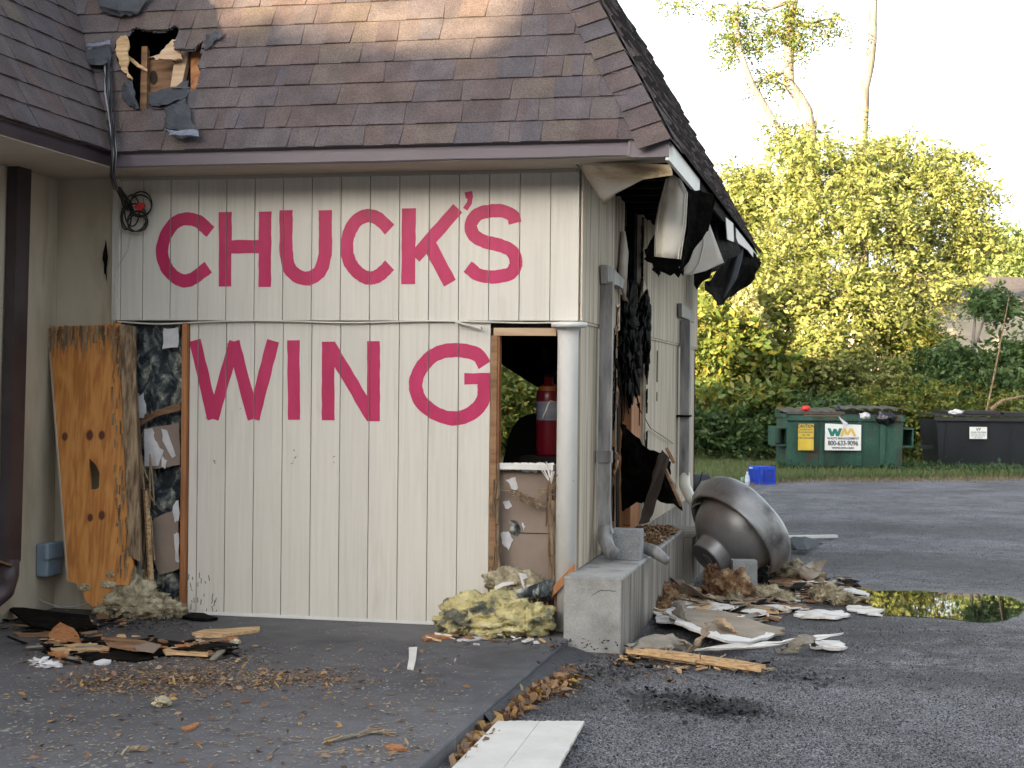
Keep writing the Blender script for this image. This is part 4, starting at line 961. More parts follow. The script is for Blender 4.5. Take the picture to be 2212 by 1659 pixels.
# utility box
bp0 = SD(66, 1245, WX); 
ub = thing('junction_box', 'small blue grey plastic utility box fixed low on the beige wall beside the plywood', 'electrical box', SD(90,1243,WX))
p1 = SD(68,1243,WX); p2 = SD(112,1225,WX)
yA, yB = p1[1]-.0, SD(113,1228,WX)[1]; zA, zB = SD(90,1243,WX)[2], SD(90,1172,WX)[2]
o = part('box_body', MB().box((WX+.001,yA+.05,zA),(WX+.09,yB-.03,zB)), m_box, ub); b_ = o.modifiers.new('bevel','BEVEL'); b_.width = .012; b_.segments = 3
o = part('box_lid', MB().box((WX+.07,yA+.03,(zA+zB)/2+.005),(WX+.105,yB-.04,zB+.006)), m_box, ub); b_ = o.modifiers.new('bevel','BEVEL'); b_.width = .01; b_.segments = 2
# cable bundle from the roof valley to the coil
cb_ = thing('cable_bundle', 'black cables running down the roof valley to a tangled coil with a red tag', 'cables', (-3.1,-.5,2.4))
for k_ in range(11):
    pts = []; rk = rnd(-11, 9); rp_ = rnd(0, 6)
    for (u, v, Z) in ((225,0,11.2),(228,60,11.0),(235,130,10.7),(238,200,10.5),(244,270,10.3),(247,330,10.15),(243,380,10.2),(252,410,10.4)):
        pts.append(AT(u+rk*(1-.0016*v)+(7-.012*v)*math.sin(v*.021+rp_), v, Z-.008*k_))
    part('cable', MB().tube(pts, rnd(.0025,.0055), 6), m_cable if k_ % 4 else m_cable_g, cb_, True)
for k_ in range(3):
    pts = [AT(130+k_*8+t_*(112-6*k_)+10*math.sin(t_*3), -10+t_*340, 11.3-1.1*t_) for t_ in np.linspace(0, 1, 12)]
    part('cable', MB().tube(pts, .005, 6), m_cable, cb_, True)
for (cu_, cv_, ru, rv, y) in ((303,445,24,24,-.06),(297,478,22,22,-.05),(290,470,26,30,-.07),(272,470,11,26,-.06),(305,440,23,26,-.075),(285,455,16,34,-.08),(296,482,20,18,-.09)):
    pts = [FR(cu_+ru*math.cos(a), cv_+rv*math.sin(a), y+.012*math.sin(2*a)) for a in np.linspace(0, 6.28, 26)]
    part('cable', MB().tube(pts, .0055, 6), m_cable, cb_, True)
for k_ in range(4):
    part('cable', MB().tube([AT(250+k_*3,405,10.4), FR(262+k_*5,430,-.08), FR(270+k_*6,455,-.07)], .007, 6), m_cable, cb_, True)
part('red_tag', MB().prism([FR(u, v, -.10) for u, v in ((288,446),(298,440),(308,437),(312,444),(308,452),(300,455),(292,450))], (0,.02,0)), m_red, cb_)
part('cable', MB().tube([FR(282,500,-.03), FR(276,540,-.03), FR(258,570,-.03), FR(246,600,-.03)], .002, 4), m_cable_g, cb_)
for k_ in range(2): part('cable', MB().tube([FR(253+k_*2,500,-.035), FR(250+k_,600,-.035), FR(246+k_*3,660,-.035), FR(243+k_*5,700,-.035)], .003, 5), m_lip, cb_)
bn = MB(); bn.loft([[FR(225+i*1.5, 515+j*13, -.02+.0*i) for i in range(6)] for j in range(7)])
bnn = MB(); bnn.prism([FR(u, v, -.0285) for u, v in rag([(228,515),(232,530),(232,608),(226,590),(222,560)], 1.5)], (0,-.002,0)); part('burn_mark', bnn, m_char, fw)
wr_ = MB(); 
solo('loose_wire', MB().tube([GR(36,1345,.02)+[0,.35,0], FR(55,1315,-.2), FR(75,1292,-.2), FR(95,1300,-.2), FR(130,1312,-.22), FR(165,1310,-.25), FR(205,1300,-.28), FR(232,1285,-.3)], .004, 6), m_cable_g, 'thin pale wire looping along the foot of the beige wall', 'wire', True)
solo('pale_wires', MB().tube([FR(299,1165,-.16), FR(303,1200,-.17), FR(300,1240,-.18), FR(293,1262,-.2)], .004, 5).tube([FR(300,1180,-.16), FR(306,1215,-.17), FR(298,1262,-.2)], .003, 5), m_label, 'pair of pale wires hanging above the grubby insulation heap', 'wire')

# ------------------------------------------------------------------ heaps of insulation
def tufts(mb, c, r, n, l, zmin):
    for i in range(n):
        d = np.array([random.gauss(0,1) for _ in range(3)]); d /= np.linalg.norm(d)
        p = np.array(c)+d*np.array(r)*rnd(.85,1.05)
        if p[2] < zmin: continue
        q = p+d*l*rnd(.3,1)+np.array([rnd(-l,l),rnd(-l,l),rnd(-l,l)])*.5; e = np.cross(q-p, (rnd(-1,1),rnd(-1,1),1)); e = e/(np.linalg.norm(e)+1e-6)*rnd(.001,.004)
        mb.add([p-e, p+e, q], [(0,1,2)])
def heap(label, lobes, mat, cat='insulation', tn=1100, tl=.035, sub=4, zmin=.002, name='insulation_heap', amp=.45):
    mb = MB()
    for i, (c, r) in enumerate(lobes): fluff(mb, c, r, sub, amp, 2.6, zmin, seed=i*3.1+c[0]); tufts(mb, c, r, tn, tl, zmin)
    return solo(name, mb, mat, label, cat, True)
def GZ(u, v, z=0): p = GR(u, v, z); return p
a_ = FR(300,1320,-.22)
heap('grubby cream insulation heap at the foot of the broken bay beside the plywood', [((-2.98,-.22,.10),(.20,.13,.13)),((-3.02,-.17,.20),(.10,.08,.12)),((-2.82,-.26,.07),(.14,.10,.09)),((-3.12,-.26,.05),(.12,.08,.07)),((-2.72,-.2,.05),(.10,.08,.06))], m_ins_d)
heap('yellow and grey glass wool heap under the broken window bay', [((-.60,-.28,.12),(.20,.16,.12)),((-.42,-.26,.13),(.20,.15,.13)),((-.27,-.24,.10),(.15,.14,.11)),((-.72,-.30,.06),(.14,.12,.07)),((-.50,-.36,.07),(.20,.10,.08))], m_ins_y, tn=900, tl=.022, amp=.5)
heap('pink white wad of insulation stuffed in the bottom of the window bay', [((-.42,-.03,.30),(.17,.06,.09)),((-.28,-.05,.27),(.10,.06,.08))], m_ins_d, tn=300)
gp_ = MB(); gp_.loft([[FR(1110,1275,-.30), FR(1140,1268,-.24), FR(1175,1255,-.14), FR(1195,1250,-.10)], [FR(1120,1290,-.32), FR(1150,1288,-.25), FR(1180,1290,-.15), FR(1188,1310,-.12)]])
o = solo('grey_felt_flap', gp_, m_mould, 'stiff grey felt flap standing on the yellow glass wool', 'felt', True); solidify(o, .01)
solo('broken_board', MB().prism([FR(u, v, -.10) for u, v in rag([(1240,1218),(1244,1228),(1228,1250),(1210,1272),(1196,1285),(1184,1310),(1180,1305),(1190,1275),(1215,1245)], .9)], (0,.02,0)), m_wood_o, 'rust brown broken board propped between the yellow wool and the kerb wall', 'board')
solo('brown_offcut', MB().prism([FR(u, v, -.06) for u, v in rag([(1195,1280),(1225,1255),(1225,1325),(1210,1328),(1198,1320)], 1.5)], (0,.015,0)), m_wood_b, 'dark brown panel wedged behind the kerb wall end at the column foot', 'board')
for lab, q in (('white plaster chip on top of the yellow glass wool', [(1068,1268),(1085,1258),(1108,1256),(1110,1261),(1088,1266),(1070,1275)]), ('white plaster shard leaning in the window bay above the wool', [(1120,1238),(1136,1240),(1140,1248),(1130,1252),(1134,1270),(1130,1272),(1124,1250)])):
    solo('plaster_chip', MB().prism([FR(u, v, -.30 if v > 1250 and u < 1115 else -.10) for u, v in q], (0,.008,0)), m_paper, lab, 'plaster chip')

# ------------------------------------------------------------------ loose things lying on slab and lot
def flat(name, label, cat, px, mat, z0=0.0, th=.010, jag=1.5, n=2, tilt=None, smooth=False):
    P = [GR(u, v, z0) for u, v in rag(px, jag, n)]; c = sum(P)/len(P)
    Q = []
    for p in P:
        q = p.copy(); q[2] = z0+.002
        if tilt: q[2] += max(0, tilt[2]+tilt[0]*(p[0]-c[0])+tilt[1]*(p[1]-c[1]))
        Q.append(q)
    return solo(name, MB().prism(Q, (0,0,th)), mat, label, cat)
flat('black_sheet', 'long black sheet of roofing felt lying below the left wall', 'felt sheet', [(18,1336),(80,1341),(190,1352),(200,1366),(150,1372),(60,1362)], m_char, 0, .015, 1.5, 2, (0,.1,.04))
flat('felt_scrap', 'crumpled dark felt strip beside the cream insulation heap', 'felt sheet', [(388,1330),(440,1332),(470,1340),(440,1345),(395,1338)], m_char, 0, .02)
flat('bark_strip', 'thin brown strip of bark at the far left of the slab', 'wood scrap', [(28,1370),(90,1366),(150,1368),(110,1376),(40,1377)], m_wood_b)
flat('wood_scrap', 'arched orange wood scrap behind the roofing pieces', 'wood scrap', [(104,1382),(130,1370),(160,1378),(172,1386),(110,1390)], m_wood_o, 0, .02, 1, 2, (0,.2,.02))
flat('roofing_felt', 'large black roofing felt piece under the loose shingles', 'roofing felt', [(105,1400),(170,1388),(260,1392),(330,1380),(420,1398),(505,1405),(490,1416),(350,1418),(300,1432),(190,1428),(90,1412)], m_char, 0, .012, 2, 2)
flat('loose_shingle', 'brown shingle lying on the black felt, longest of the two', 'shingle', [(225,1390),(250,1383),(310,1392),(348,1400),(330,1412),(290,1412),(232,1402)], m_wood_b, .014, .010, .8, 2, (0,0,.012))
flat('loose_shingle', 'short tan shingle end overlapping the longer brown one', 'shingle', [(290,1404),(322,1395),(348,1402),(332,1416),(296,1412)], M('tan_granules', [(.20,.15,.12),(.26,.20,.16)], (50,50,50), .9, .002, 200), .028, .008, .6, 2, (0,0,.012))
flat('splintered_wood', 'bright orange splintered wood piece with a pale broken end', 'wood scrap', [(108,1400),(150,1396),(195,1395),(238,1402),(236,1408),(185,1408),(150,1414),(112,1410)], m_wood_p, .014, .014, 1.5, 3)
flat('splintered_wood', 'red brown rotten wood under the bright splinter', 'wood scrap', [(118,1410),(180,1406),(185,1418),(150,1422),(122,1420)], m_wood_o, .0, .012)
flat('wood_scrap', 'narrow grey brown shingle strip in front of the splinters', 'wood scrap', [(124,1422),(182,1418),(183,1424),(128,1428)], m_grey_b)
flat('splintered_wood', 'orange wood tongue sticking out right of the shingles', 'wood scrap', [(350,1408),(372,1402),(410,1408),(455,1413),(450,1420),(400,1418),(358,1416)], m_wood_p, .012, .012)
flat('felt_scrap', 'curled black felt strip at the right end of the roofing pile', 'felt sheet', [(370,1404),(430,1399),(480,1400),(515,1410),(480,1412),(400,1410)], m_char, .02, .008, 1.2, 2, (.1,0,.02))
flat('kindling_stick', 'pale splintered slat lying alone near the wall, with a thin long tail', 'wood slat', [(414,1374),(440,1366),(500,1364),(562,1359),(560,1366),(512,1372),(480,1379),(425,1378)], m_wood_p, 0, .018, 1.2, 2)
flat('wood_chip', 'small orange chip below the pale slat', 'wood chip', [(480,1382),(505,1378),(516,1381),(498,1388)], m_wood_o)
flat('wood_chip', 'flat tan wood chip right of the roofing pile', 'wood chip', [(415,1388),(432,1382),(442,1388),(436,1394),(418,1394)], m_wood_l)
flat('white_chip', 'white pointed plaster flake on the dark slab', 'plaster chip', [(202,1434),(222,1429),(240,1430),(238,1437),(215,1439)], m_paper, 0, .012)
flat('yellow_wad', 'orange wood slat beside the yellow glass wool', 'wood slat', [(912,1381),(925,1376),(960,1374),(985,1376),(975,1381),(940,1384),(918,1386)], m_wood_o, 0, .014)
flat('plaster_strip', 'white crumbly strip in front of the yellow glass wool', 'plaster chip', [(988,1386),(1005,1380),(1028,1378),(1050,1380),(1020,1386),(995,1388)], m_paper, 0, .01)
flat('white_strip', 'small white strip of siding standing alone on the slab', 'siding strip', [(883,1402),(901,1401),(898,1430),(893,1449),(880,1447),(884,1425)], m_wboard, 0, .010, .5, 2)
heap('crumpled white tissue on the left of the slab', [((GR(88,1466)[0],GR(88,1466)[1],.015),(.06,.05,.02)),((GR(110,1472)[0],GR(110,1472)[1],.012),(.06,.05,.018))], m_paper, 'tissue', 0, .01, 3, .001, 'crumpled_tissue', .9)
heap('cream foam crumb near the front of the slab', [((GR(350,1562)[0],GR(350,1562)[1],.02),(.042,.05,.026))], m_ins_d, 'foam crumb', 20, .01, 3, .001, 'foam_crumb', .5)
heap('pale cream wad right of the roofing pile', [((GR(508,1420)[0],GR(508,1420)[1],.012),(.035,.03,.018))], m_ins_d, 'foam crumb', 20, .01, 3, .001, 'foam_crumb', .5)
def sticks(name, label, cat, px, n, spread, mat, z0=0.0, wd=(.004,.012)):
    mb = MB()
    for i in range(n):
        a = px[random.randrange(len(px)-1)]; k_ = px.index(a); b = px[k_+1]; t_ = rnd(0,1)
        p = GR(a[0]+rnd(-spread,spread), a[1]+rnd(-spread,spread)*.3, z0+.004); q = GR(b[0]+rnd(-spread,spread), b[1]+rnd(-spread,spread)*.3, z0+.004); p[2] += rnd(0,.015); q[2] += rnd(0,.02)
        mb.bar(p, p*(1-.5)+q*.5+np.array([0,0,rnd(0,.01)]), rnd(*wd), rnd(.003,.007)); mb.bar(p*.5+q*.5, q, rnd(*wd)*.6, rnd(.002,.005))
    return solo(name, mb, mat, label, cat)
sticks('splinter_tangle', 'tangle of pale wood splinters on the front of the slab, wide and spiky', 'splinters', [(700,1605),(770,1592),(800,1583),(848,1588)], 16, 9, m_flake)
sticks('splinter_tangle', 'small crossed pale splinters at the bottom left of the slab', 'splinters', [(258,1635),(280,1622),(318,1622)], 8, 6, m_flake)
sticks('splinter', 'single long pale splinter below the spiky tangle', 'splinters', [(680,1631),(745,1630)], 2, 2, m_flake)
flat('curled_leaf', 'curled brown leaf on the slab right of the splinters', 'leaf', [(830,1616),(848,1613),(868,1617),(880,1622),(860,1625),(836,1621)], m_wood_o, 0, .012)
flat('fallen_leaf', 'orange brown folded leaf near the cream foam crumb', 'leaf', [(392,1576),(408,1572),(428,1564),(430,1568),(412,1580),(400,1580)], m_wood_o, 0, .010)
# foreground board
bd = thing('white_board', 'white grooved siding board lying in the foreground across the asphalt', 'siding board', GR(1100,1600,ASPH))
zb = ASPH+.045
c0, c1, c2, c3 = GR(1075,1557,zb), GR(1263,1557,zb), GR(1150,1757,zb), GR(880,1757,zb)
def lerp(a, b, t_): return a*(1-t_)+b*t_
def plank(t0, t1):
    far = [lerp(c0, c1, t_) for t_ in np.linspace(t0, t1, 14)]; far = [p+np.array([0, rnd(-.008,.008), 0]) for p in far]
    near = [lerp(c3, c2, t_) for t_ in (t1, t0)]
    if t1 == 1:
        near = [lerp(c1, c2, t_)+np.array([rnd(-.004,.002),0,0]) for t_ in np.linspace(.02, 1, 40)] + [lerp(c3, c2, t0)]
    return MB().prism(far+near, (0,0,-.012))
part('plank', plank(0, .485), m_wboard, bd); part('plank', plank(.492, 1), m_wboard, bd)
part('backing', MB().prism([lerp(c0,c1,.01)+[0,0,-.010], lerp(c0,c1,.99)+[0,0,-.010], lerp(c3,c2,.99)+[0,0,-.010], lerp(c3,c2,.01)+[0,0,-.010]], (0,0,-.012)), m_wood_l, bd)
# splintered lumber
tm = thing('splintered_timber', 'long splintered pale timber lying at the end of the kerb wall', 'timber', GR(1500,1425,ASPH))
L0, L1 = GR(1352,1402,ASPH+.05), GR(1655,1445,ASPH+.03)
ax_ = L1-L0
for j in range(13):
    mb = MB(); t0 = rnd(0,.05)+.02*(j % 3); t1 = rnd(.55,1.0) if j > 3 else rnd(.85,1); off = np.array([rnd(-.01,.01), -.05+.009*j, rnd(-.028,.012)])
    n_ = 7; rows = []
    wd = rnd(.012,.028)
    for i in range(n_+1):
        t_ = t0+(t1-t0)*i/n_; f = wd*(1-.75*(i/n_)**3)*(1+rnd(-.2,.2)); p = L0+ax_*t_+off+np.array([0,rnd(-.003,.003),rnd(-.002,.003)])
        rows.append([p+[0,-f/2,-.012], p+[0,f/2,-.012], p+[0,f/2,.014], p+[0,-f/2,.014], p+[0,-f/2,-.012]])
    mb.loft(rows); part('strand', mb, m_wood_p, tm)
mb = MB()
for i in range(60):
    t_ = rnd(.25,1); p = L0+ax_*t_+np.array([0,rnd(-.06,.05),rnd(-.02,.02)]); q = p+np.array([rnd(-.10,.10),rnd(-.06,.04),rnd(-.03,.05)]); mb.bar(p, q, rnd(.002,.007), rnd(.002,.004))
part('loose_fibres', mb, m_flake, tm, kind='stuff')
# siding rubble
def sheet(name, label, cat, rows, mat, th=.01, smooth=True):
    mb = MB(); R_ = [[GR(u, v, ASPH+z) for u, v, z in r] for r in rows]
    def refine(rr, k):
        out = []
        for a, b in zip(rr[:-1], rr[1:]):
            for j in range(k): t_ = j/k; out.append([p*(1-t_)+q*t_ for p, q in zip(a, b)])
        out.append(rr[-1]); return out
    R_ = refine(R_, 3); T = refine([list(x) for x in zip(*R_)], 3)
    for i in range(len(T)):
        for j in range(len(T[0])):
            if i in (0, len(T)-1) or j in (0, len(T[0])-1): T[i][j] = T[i][j]+np.array([rnd(-.022,.022),rnd(-.03,.03),rnd(-.004,.004)])
    mb.loft(T); o = solo(name, mb, mat, label, cat, False); solidify(o, th); return o
sheet('siding_sheet', 'large tan siding sheet with torn white edges, topmost of the rubble', 'siding sheet', [[(1455,1312,.08),(1560,1322,.08),(1640,1345,.06),(1690,1358,.05)], [(1470,1335,.10),(1560,1352,.08),(1630,1360,.06),(1690,1370,.04)], [(1500,1352,.11),(1560,1370,.09),(1625,1380,.07),(1665,1372,.05)]], m_tan_c, .012)
sheet('siding_edge', 'broken white edge strip in front of the tan sheet', 'siding strip', [[(1445,1318,.10),(1470,1338,.11),(1510,1355,.10),(1560,1372,.09),(1620,1380,.07),(1664,1366,.06)], [(1440,1326,.10),(1465,1345,.11),(1508,1365,.10),(1558,1384,.09),(1620,1388,.06),(1668,1374,.05)]], m_wboard, .016)
sheet('siding_sheet', 'white siding sheet lying flat behind against the kerb wall', 'siding sheet', [[(1420,1312,.03),(1480,1300,.04),(1560,1308,.04)], [(1415,1330,.04),(1480,1325,.06),(1560,1330,.05)], [(1418,1345,.05),(1480,1345,.07),(1550,1340,.05)]], m_wsheet)
sheet('long_siding_board', 'long white board edge raised off the ground in front of the rubble', 'siding board', [[(1480,1406,.03),(1560,1396,.06),(1650,1388,.09),(1740,1378,.10),(1818,1367,.10)], [(1480,1408,.01),(1560,1403,.045),(1650,1397,.07),(1740,1384,.08),(1818,1372,.09)]], m_wboard, .012)
sheet('grey_sheet', 'grey curved sheet leaning at the kerb wall foot behind the pale timber', 'sheet', [[(1356,1392,.09),(1400,1375,.12),(1450,1370,.13),(1490,1390,.10)], [(1355,1402,.06),(1400,1400,.07),(1450,1402,.07),(1500,1405,.03)]], m_grey_b, .01)
sheet('vinyl_strip', 'twisted grey vinyl strip standing up between the sheets', 'vinyl strip', [[(1478,1412,.02),(1500,1392,.10),(1515,1372,.16),(1524,1347,.22),(1536,1342,.22)], [(1488,1412,.02),(1512,1396,.10),(1526,1375,.16),(1533,1352,.22),(1538,1344,.22)]], m_tan_c, .006)
sheet('curled_sheet', 'dark curled grey sheet corner standing on the rubble near the kerb wall', 'sheet', [[(1448,1345,.05),(1452,1322,.12),(1462,1300,.19),(1466,1295,.20)], [(1462,1348,.06),(1470,1330,.14),(1474,1310,.19),(1472,1298,.20)], [(1480,1352,.08),(1482,1340,.12),(1478,1322,.17),(1474,1300,.20)]], m_grey_b, .006)
sheet('tan_curl', 'small orange tan curled scrap on the tan sheet', 'scrap', [[(1544,1334,.10),(1562,1336,.12),(1580,1352,.11),(1590,1366,.09)], [(1548,1340,.11),(1560,1348,.14),(1575,1358,.12),(1588,1366,.09)]], m_wood_p, .006)
sheet('rolled_sheet', 'curled grey vinyl sheet with a rolled end at the front of the rubble', 'vinyl sheet', [[(1672,1404,.02),(1700,1398,.05),(1712,1382,.10),(1725,1372,.13),(1745,1372,.14),(1763,1382,.12),(1762,1394,.08)], [(1690,1412,.01),(1720,1410,.03),(1728,1400,.07),(1735,1392,.10),(1748,1388,.12),(1758,1390,.10),(1755,1396,.07)]], m_grey_b, .006)
sheet('white_offcut', 'ragged white board offcut at the right end of the rubble', 'board offcut', [[(1750,1388,.03),(1780,1386,.04),(1808,1384,.04),(1824,1392,.03)], [(1745,1400,.02),(1780,1400,.03),(1808,1402,.03),(1826,1402,.02)]], m_wsheet, .016)
sheet('white_offcut_board', 'flat white panel offcut lying by itself left of the puddle', 'board offcut', [[(1718,1322,.02),(1760,1318,.03),(1815,1320,.03),(1830,1326,.02)], [(1722,1332,.01),(1765,1336,.02),(1815,1335,.02),(1835,1330,.02)]], m_wsheet, .014)
sheet('white_offcut_board', 'grey white panel half in the puddle at its left end', 'board offcut', [[(1832,1308,.01),(1870,1310,.015),(1905,1318,.015)], [(1835,1318,.01),(1870,1326,.015),(1900,1330,.015)]], m_wsheet, .01)
sheet('wet_sheet', 'wet grey sheet lying at the far edge of the puddle', 'sheet', [[(1790,1270,.01),(1830,1268,.015),(1865,1278,.015)], [(1800,1276,.01),(1835,1280,.02),(1880,1288,.02)]], m_wsheet, .01)
sheet('saw_edge_board', 'narrow board with a saw toothed white edge behind the tan sheet', 'board', [[(1520,1290,.06),(1540,1300,.06),(1580,1310,.06),(1640,1316,.05),(1660,1320,.05)], [(1525,1300,.05),(1545,1314,.05),(1585,1320,.04),(1640,1326,.04),(1662,1330,.04)]], m_wsheet, .012, False)
sheet('brown_lath', 'brown lath lying in front of the saw toothed board', 'lath', [[(1548,1316,.03),(1600,1322,.03),(1680,1334,.02)], [(1548,1320,.02),(1600,1327,.02),(1680,1338,.02)]], m_wood_b, .012)
sheet('dark_curved_sheet', 'brown black curved sheet rising against the kerb wall below the fan', 'sheet', [[(1448,1245,.18),(1480,1258,.16),(1520,1285,.10),(1570,1305,.04),(1610,1305,.04)], [(1450,1282,.04),(1485,1292,.04),(1525,1300,.03),(1570,1310,.02),(1600,1312,.02)]], m_tan_c, .006)
sheet('flat_brown_board', 'flat wet brown board lying between the fan and the puddle', 'board', [[(1640,1255,.02),(1700,1250,.03),(1780,1248,.03)], [(1650,1270,.02),(1710,1268,.03),(1790,1262,.02)]], m_wood_b, .014)
sheet('flat_white_strip', 'long torn whitish strip lying right of the scorched insulation', 'board', [[(1590,1298,.02),(1640,1295,.03),(1700,1305,.03)], [(1600,1310,.02),(1650,1312,.03),(1715,1318,.02)]], m_wsheet, .014)
sheet('brown_strip', 'brown split strip lying over the long whitish strip', 'board', [[(1650,1296,.03),(1700,1302,.03),(1750,1312,.02)], [(1652,1302,.03),(1702,1310,.03),(1752,1317,.02)]], m_wood_b, .012)
zA_ = ASPH
def shards(n, centers, su, sv, mats, smin, smax, zmax, zg=ASPH):
    grp = {}
    for i in range(n):
        u, v = random.choice(centers); p = GR(u+random.gauss(0,su), v+random.gauss(0,sv), zg)
        if zg < 0 and p[0] < .36: p[0] = .36+rnd(0,.1)
        if zg == 0 and p[1] > -.06: p[1] = -.06-rnd(0,.1)
        p[2] = zg+.006+rnd(0,zmax); L_ = rnd(smin, smax); W_ = L_*rnd(.15,.6); a = rnd(0,3.14); t_ = rnd(-.25,.25); k_ = random.choice(mats)
        ex_ = np.array([math.cos(a), math.sin(a), t_])*L_; ey_ = np.array([-math.sin(a), math.cos(a), rnd(-.2,.2)])*W_
        poly = [(-.5,-.5+rnd(-.2,.2)),(rnd(-.2,.2),-.5+rnd(-.2,.1)),(.5+rnd(-.1,.15),-.45),(.5+rnd(-.2,.1),rnd(-.1,.2)),(.4,.5+rnd(-.3,.1)),(rnd(-.2,.2),.45+rnd(-.2,.1)),(-.5+rnd(-.1,.1),.4)]
        q = [p+ex_*x+ey_*y for x, y in poly]; mz = min(r_[2] for r_ in q)
        if mz < zg+.003: q = [r_+np.array([0,0,zg+.003-mz]) for r_ in q]
        grp.setdefault(k_.name, (k_, MB()))[1].prism(q, (0,0,rnd(.004,.012)))
    for nm, (k_, mb) in grp.items(): o = tag(link('rubble_shards', mb.mesh('rubble_shards', k_)), kind='stuff')
RC = [(1440,1320),(1480,1300),(1520,1310),(1560,1300),(1600,1315),(1640,1310),(1680,1300),(1720,1275),(1500,1340),(1560,1345),(1620,1345),(1460,1290),(1540,1325)]
shards(230, RC, 34, 8, [m_wsheet, m_tan_c, m_wood_b, m_char, m_grey_b, m_char, m_wood_p], .05, .26, .05)
shards(120, [(1640,1258),(1700,1262),(1760,1258),(1800,1268),(1740,1296),(1800,1300),(1690,1320)], 28, 5, [m_wsheet, m_tan_c, m_char, m_wood_b, m_ins_r], .04, .18, .02)
def gh(u, v, dz, r): p = GR(u, v, ASPH); return ((p[0], p[1], ASPH+dz), r)
heap('scorched orange brown insulation lump in front of the fan', [gh(1582,1300,.12,(.13,.11,.12)), gh(1600,1304,.08,(.10,.10,.09))], m_ins_r, zmin=ASPH+.002)
heap('upright mottled insulation lump left of the scorched one', [gh(1537,1290,.15,(.06,.07,.10)), gh(1542,1296,.07,(.08,.08,.08))], m_ins_r, zmin=ASPH+.002)
heap('pale frayed insulation between the fan and the puddle', [gh(1655,1300,.05,(.13,.10,.07)), gh(1690,1306,.04,(.10,.09,.05))], m_ins_d, zmin=ASPH+.002)
heap('cream frayed insulation beside the far side of the fan', [gh(1705,1256,.08,(.16,.10,.09)), gh(1750,1256,.05,(.12,.08,.05))], m_ins_d, zmin=ASPH+.002)
heap('round tan insulation clump at the edge of the puddle', [gh(1785,1300,.06,(.12,.10,.075)), gh(1822,1306,.04,(.08,.08,.05))], m_ins_d, zmin=ASPH+.002)
heap('dark wet clump right of the fan foot', [gh(1632,1280,.08,(.10,.09,.10))], m_char, zmin=ASPH+.002, tn=100, cat='debris', name='wet_clump')
heap('small brown insulation scraps against the kerb wall', [gh(1440,1310,.09,(.09,.10,.08)), gh(1425,1325,.05,(.08,.08,.06))], m_ins_r, zmin=ASPH+.002, cat='insulation')
heap('small frayed crumb in front of the wet clump', [gh(1588,1312,.05,(.05,.05,.05)), gh(1612,1330,.03,(.04,.04,.04))], m_ins_d, zmin=ASPH+.002)
cb2 = solo('cinder_block', MB().box((0,0,0),(.19,.15,.30)).box((.03,-.004,.22),(.10,0,.235)), m_cmu, 'grey cinder block standing on end between the fan and the scorched insulation', 'cinder block'); pz = GR(1612,1292,ASPH); cb2.location = (pz[0]-.02, pz[1], ASPH); cb2.rotation_euler[2] = .2
# ------------------------------------------------------------------ exhaust fan
fc = AT(1586,1152,13.25); axv = (-.70*Rv) + (-.60*Zv) + (-.39*Fv)
fn = thing('exhaust_fan', 'large round dented aluminium roof exhaust fan lying tilted on the ground', 'exhaust fan', (fc[0], fc[1], ASPH))
wp = lambda t_, h, r: 1+.010*math.sin(2*t_+h*5)-.035*math.exp(-((t_-3.6)/.35)**2)*(h < 0)
part('shroud', MB().lathe([(.03,.415),(.045,.425),(.05,.436),(.035,.447),(.0,.450),(-.02,.458),(-.07,.475),(-.13,.480),(-.18,.466),(-.215,.43),(-.235,.36),(-.24,.28),(-.225,.28),(-.20,.37),(-.17,.42),(-.09,.44),(-.02,.425),(.03,.415)], fc, axv, 72, wp), m_metal, fn, True)
part('inner_bowl', MB().lathe([(-.15,.0),(-.15,.36),(-.06,.378),(-.04,.392),(-.025,.392),(-.02,.38),(-.005,.376),(.0,.37),(.05,.36),(.11,.333),(.165,.29),(.205,.24),(.228,.205),(.235,.180),(.245,.172),(.34,.160),(.352,.156),(.356,.148),(.35,.14),(.345,.0)], fc, axv, 96), m_metal, fn, True)
axn = axv/np.linalg.norm(axv)
bl = MB(); a1 = np.cross(axn, (0,0,1)); a1 /= np.linalg.norm(a1); b1 = np.cross(axn, a1)
for k_ in range(6):
    t_ = k_*math.pi/3; d = a1*math.cos(t_)+b1*math.sin(t_); part('bracket', MB().bar(fc+d*.37, fc+d*.44-axn*.02, .02, .008), m_galv, fn)
part('hub_plate', MB().lathe([(.346,0),(.346,.06),(.352,.055),(.352,0)], fc, axv, 40), m_galv, fn)
hm = MB(); hm.loft([[AT(1476+i*14, 1100-22*math.sin(min(1,i/3.2)*1.57)-i*1.5, 13.5) for i in range(8)], [AT(1482+i*17, 1062-26*math.sin(min(1, i/3.5)*1.57)+max(0,i-4)*9, 13.6) for i in range(8)]])
cap_ = MB(); cap_.loft([[AT(*p, 13.35) for p in ((1492,1100),(1505,1090),(1530,1085),(1560,1090),(1590,1110))], [AT(*p, 13.6) for p in ((1496,1072),(1510,1052),(1540,1046),(1568,1056),(1600,1085))], [AT(*p, 13.9) for p in ((1500,1064),(1515,1040),(1540,1034),(1566,1046),(1596,1080))], [AT(*p, 14.1) for p in ((1504,1080),(1520,1066),(1542,1060),(1566,1070),(1596,1095))]])
o = part('crumpled_cover', cap_, m_metal, fn, True); solidify(o, .004)
